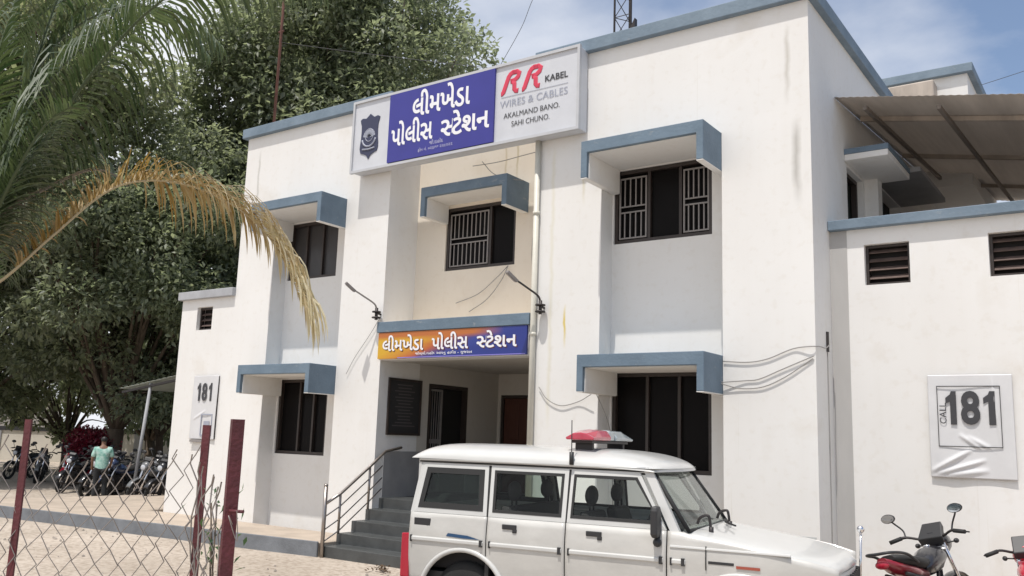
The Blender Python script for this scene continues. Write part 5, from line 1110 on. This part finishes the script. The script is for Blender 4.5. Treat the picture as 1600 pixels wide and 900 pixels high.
# ================================================================ BEYOND: shed, pole, boundary wall, houses, roof pole, wires
ls = empty('lean_to_shed', (-15.5, 4, G), 0, 'open lean-to with pale sheet roof and leaning pole behind the left wing', 'shed')
inv = Matrix.Translation((15.5, -4, -G))
mb = MB(); n = 80
mb.grid([[(-18.65+6.55*j/n, y, 3.13+.128*6.55*j/n+.012*math.sin(j*2.1)) for j in range(n+1)] for y in np.linspace(2.75, 6.5, 5)]); mb.build('roof_sheet', M['grey_sheet'], ls, solid=.006).matrix_parent_inverse = inv
mb = MB(); mb.tube([(-17.69, 2.85, G), (-17.33, 2.85, 3.27)], .045, 8); o = mb.build('pole', M['greycap'], ls); o.matrix_parent_inverse = inv; tag(o, 'pale leaning pole')
for x, y in ((-17.6, 6.3), (-12.6, 6.4), (-12.4, 2.9)):
    mb = MB(); mb.tube([(x, y, G), (x, y, 3.1+.128*(x+18.65))], .04, 8); mb.build('post', M['iron'], ls).matrix_parent_inverse = inv
mb = MB(); mb.box(-18.6, -12.2, 2.8, 2.86, 3.0, 3.06); mb.v = [(v[0], v[1], v[2]+.128*(v[0]+18.6)) for v in mb.v]; mb.build('beam', M['iron'], ls).matrix_parent_inverse = inv
bw = empty('boundary_wall', (-38, 16, G), 0, 'long pale boundary wall with a dark coping beyond the parked motorcycles', 'wall')
inv = Matrix.Translation((38, -16, -G)); a = Vector((-56, 2)); b = Vector((-22, 27)); dn = (b-a).normalized(); nr = Vector((-dn.y, dn.x))
def strip(w, z0, z1):
    mb = MB(); c = [a-nr*w, b-nr*w, b+nr*w, a+nr*w]; mb.prism([(p.x, p.y) for p in c], z0, z1, 'z'); return mb
strip(.11, G-.1, 1.70).build('wall_body', M['wall_far'], bw).matrix_parent_inverse = inv; strip(.17, 1.70, 1.90).build('coping', M['plastic'], bw).matrix_parent_inverse = inv
mb = MB()
for k in range(12):
    c = a+(b-a)*(k+.5)/12; q = [c-nr*.16-dn*.16, c-nr*.16+dn*.16, c-nr*.112+dn*.16, c-nr*.112-dn*.16]; mb.prism([(p.x, p.y) for p in q], G, 1.695, 'z')
mb.build('pier', M['dado'], bw).matrix_parent_inverse = inv
def house(x, y, rz, w, d, h, label, col, roof='flat', nw=3):
    t = empty('far_house', (x, y, G), R(rz), label, 'house', 'pale houses beyond the boundary wall')
    wins = [(-w/2+w*(k+.3)/nw, -w/2+w*(k+.62)/nw, 1.2+3*f, 2.5+3*f) for k in range(nw) for f in range(int(h//3))]
    mb = MB(); wall_grid(mb, -w/2, w/2, 0, h, -d/2, .2, wins); mb.box(-w/2, -w/2+.2, -d/2+.2, d/2, 0, h); mb.box(w/2-.2, w/2, -d/2+.2, d/2, 0, h); mb.box(-w/2, w/2, d/2, d/2+.2, 0, h); mb.build('wall', col, t)
    mb = MB()
    if roof == 'flat': mb.box(-w/2-.3, w/2+.3, -d/2-.35, d/2+.35, h, h+.3)
    else: mb.prism([(-d/2-.6, h-.05), (0, h+1.6), (d/2+.6, h-.05), (d/2+.6, h+.12), (0, h+1.8), (-d/2-.6, h+.12)], -w/2-.4, w/2+.4, 'x')
    mb.build('roof', M['greycap'], t)
    for q in wins:
        mb = MB(); ring(mb, q[0]+.01, q[1]-.01, q[2]+.01, q[3]-.01, .07, -d/2+.05, -d/2+.12); f = mb.build('window', M['frame'], t)
        mb = MB(); mb.box(q[0]+.05, q[1]-.05, -d/2+.09, -d/2+.11, q[2]+.05, q[3]-.05); mb.build('pane', M['pane'], f)
house(-60, 14, 58, 16, 8, 3.4, 'long low pale house with a pitched grey roof at the far left', M['wall_far'], 'gable', 5)
house(-49, 33, 52, 14, 9, 6.4, 'two storey pale house seen through the trees behind the shed', M['wall_far'], 'flat', 4)
house(-56, 4, 66, 6, 6, 3.6, 'pale flat roofed outhouse at the left edge beyond the boundary wall', M['wall_far'], 'flat', 2)
rp = MB(); rp.tube([(-10.12, .45, 7.2), (-10.12, .45, 14.5)], .03, 8); rp.tube([(-10.2, .45, 10.6), (-10.04, .45, 10.6)], .02, 6)
tag(rp.build('roof_pole', mat('rust_pole', (.16, .07, .05), .8, var=.4)), 'thin rusty pole standing on the roof at the left corner of the left block', 'pole')
def wire(pts, label): 
    mb = MB(); mb.tube(bezier(pts, 12), .006, 5); tag(mb.build('overhead_wire', M['cable']), label, 'wire', 'overhead wires')
wire([(-10.12, .45, 10.35), (-8.0, .7, 9.72), (-5.6, .95, 9.02), (-3.2, 1.2, 8.35)], 'thin wire running from the rusty pole to the sign')
wire([(-6.1, 3, 9.9), (-5.6, 3, 10.6), (-5.0, 3, 11.6), (-3.9, 4, 13.5)], 'thin stay wire rising steeply above the blue sign panel')
wire([(1.9, 8, 9.4), (4.0, 9, 10.2), (9.0, 12, 12.6)], 'thin wire crossing the sky at the upper right')
mb = MB(); rg = random.Random(8)
for k in range(700):
    x, y = rg.uniform(-12, 3.5), rg.uniform(-9.2, -1.6); r = rg.choice((.008, .01, .012, .016, .022, .03)); a = rg.uniform(0, 6)
    vs = [(x+r*math.cos(a+q)*rg.uniform(.7, 1.2), y+r*math.sin(a+q)*rg.uniform(.7, 1.2), G+.004) for q in (0, 1.3, 2.6, 3.9, 5.1)]; mb.add(vs+[(x, y, G+r*.8+.004)], [(i, (i+1) % 5, 5) for i in range(5)])
tag(mb.build('gravel', mat('small_stone', (.34, .30, .26), .9, var=.5, scale=3)), kind='stuff')
# dry leaves on the ground by the steps
db = MB(); rg = random.Random(3)
for k in range(38):
    x, y, z = rg.gauss(0, .10), rg.gauss(0, .08), rg.uniform(.005, .07); a = rg.uniform(0, 6.3); l = rg.uniform(.04, .09); c, s = math.cos(a)*l, math.sin(a)*l
    db.add([(x, y, z), (x+c*.5-s*.3, y+s*.5+c*.3, z+rg.uniform(-.01, .03)), (x+c, y+s, z+rg.uniform(0, .04)), (x+c*.5+s*.3, y+s*.5-c*.3, z+rg.uniform(0, .03))], [(0, 1, 2, 3)])
o = db.build('dry_leaves', M['dirt_leaf'], recalc=False); o.location = (-4.47, -1.55, G); tag(o, 'small heap of dry brown leaves on the ground before the steps', 'leaves')
o = None
bpy.context.view_layer.update()
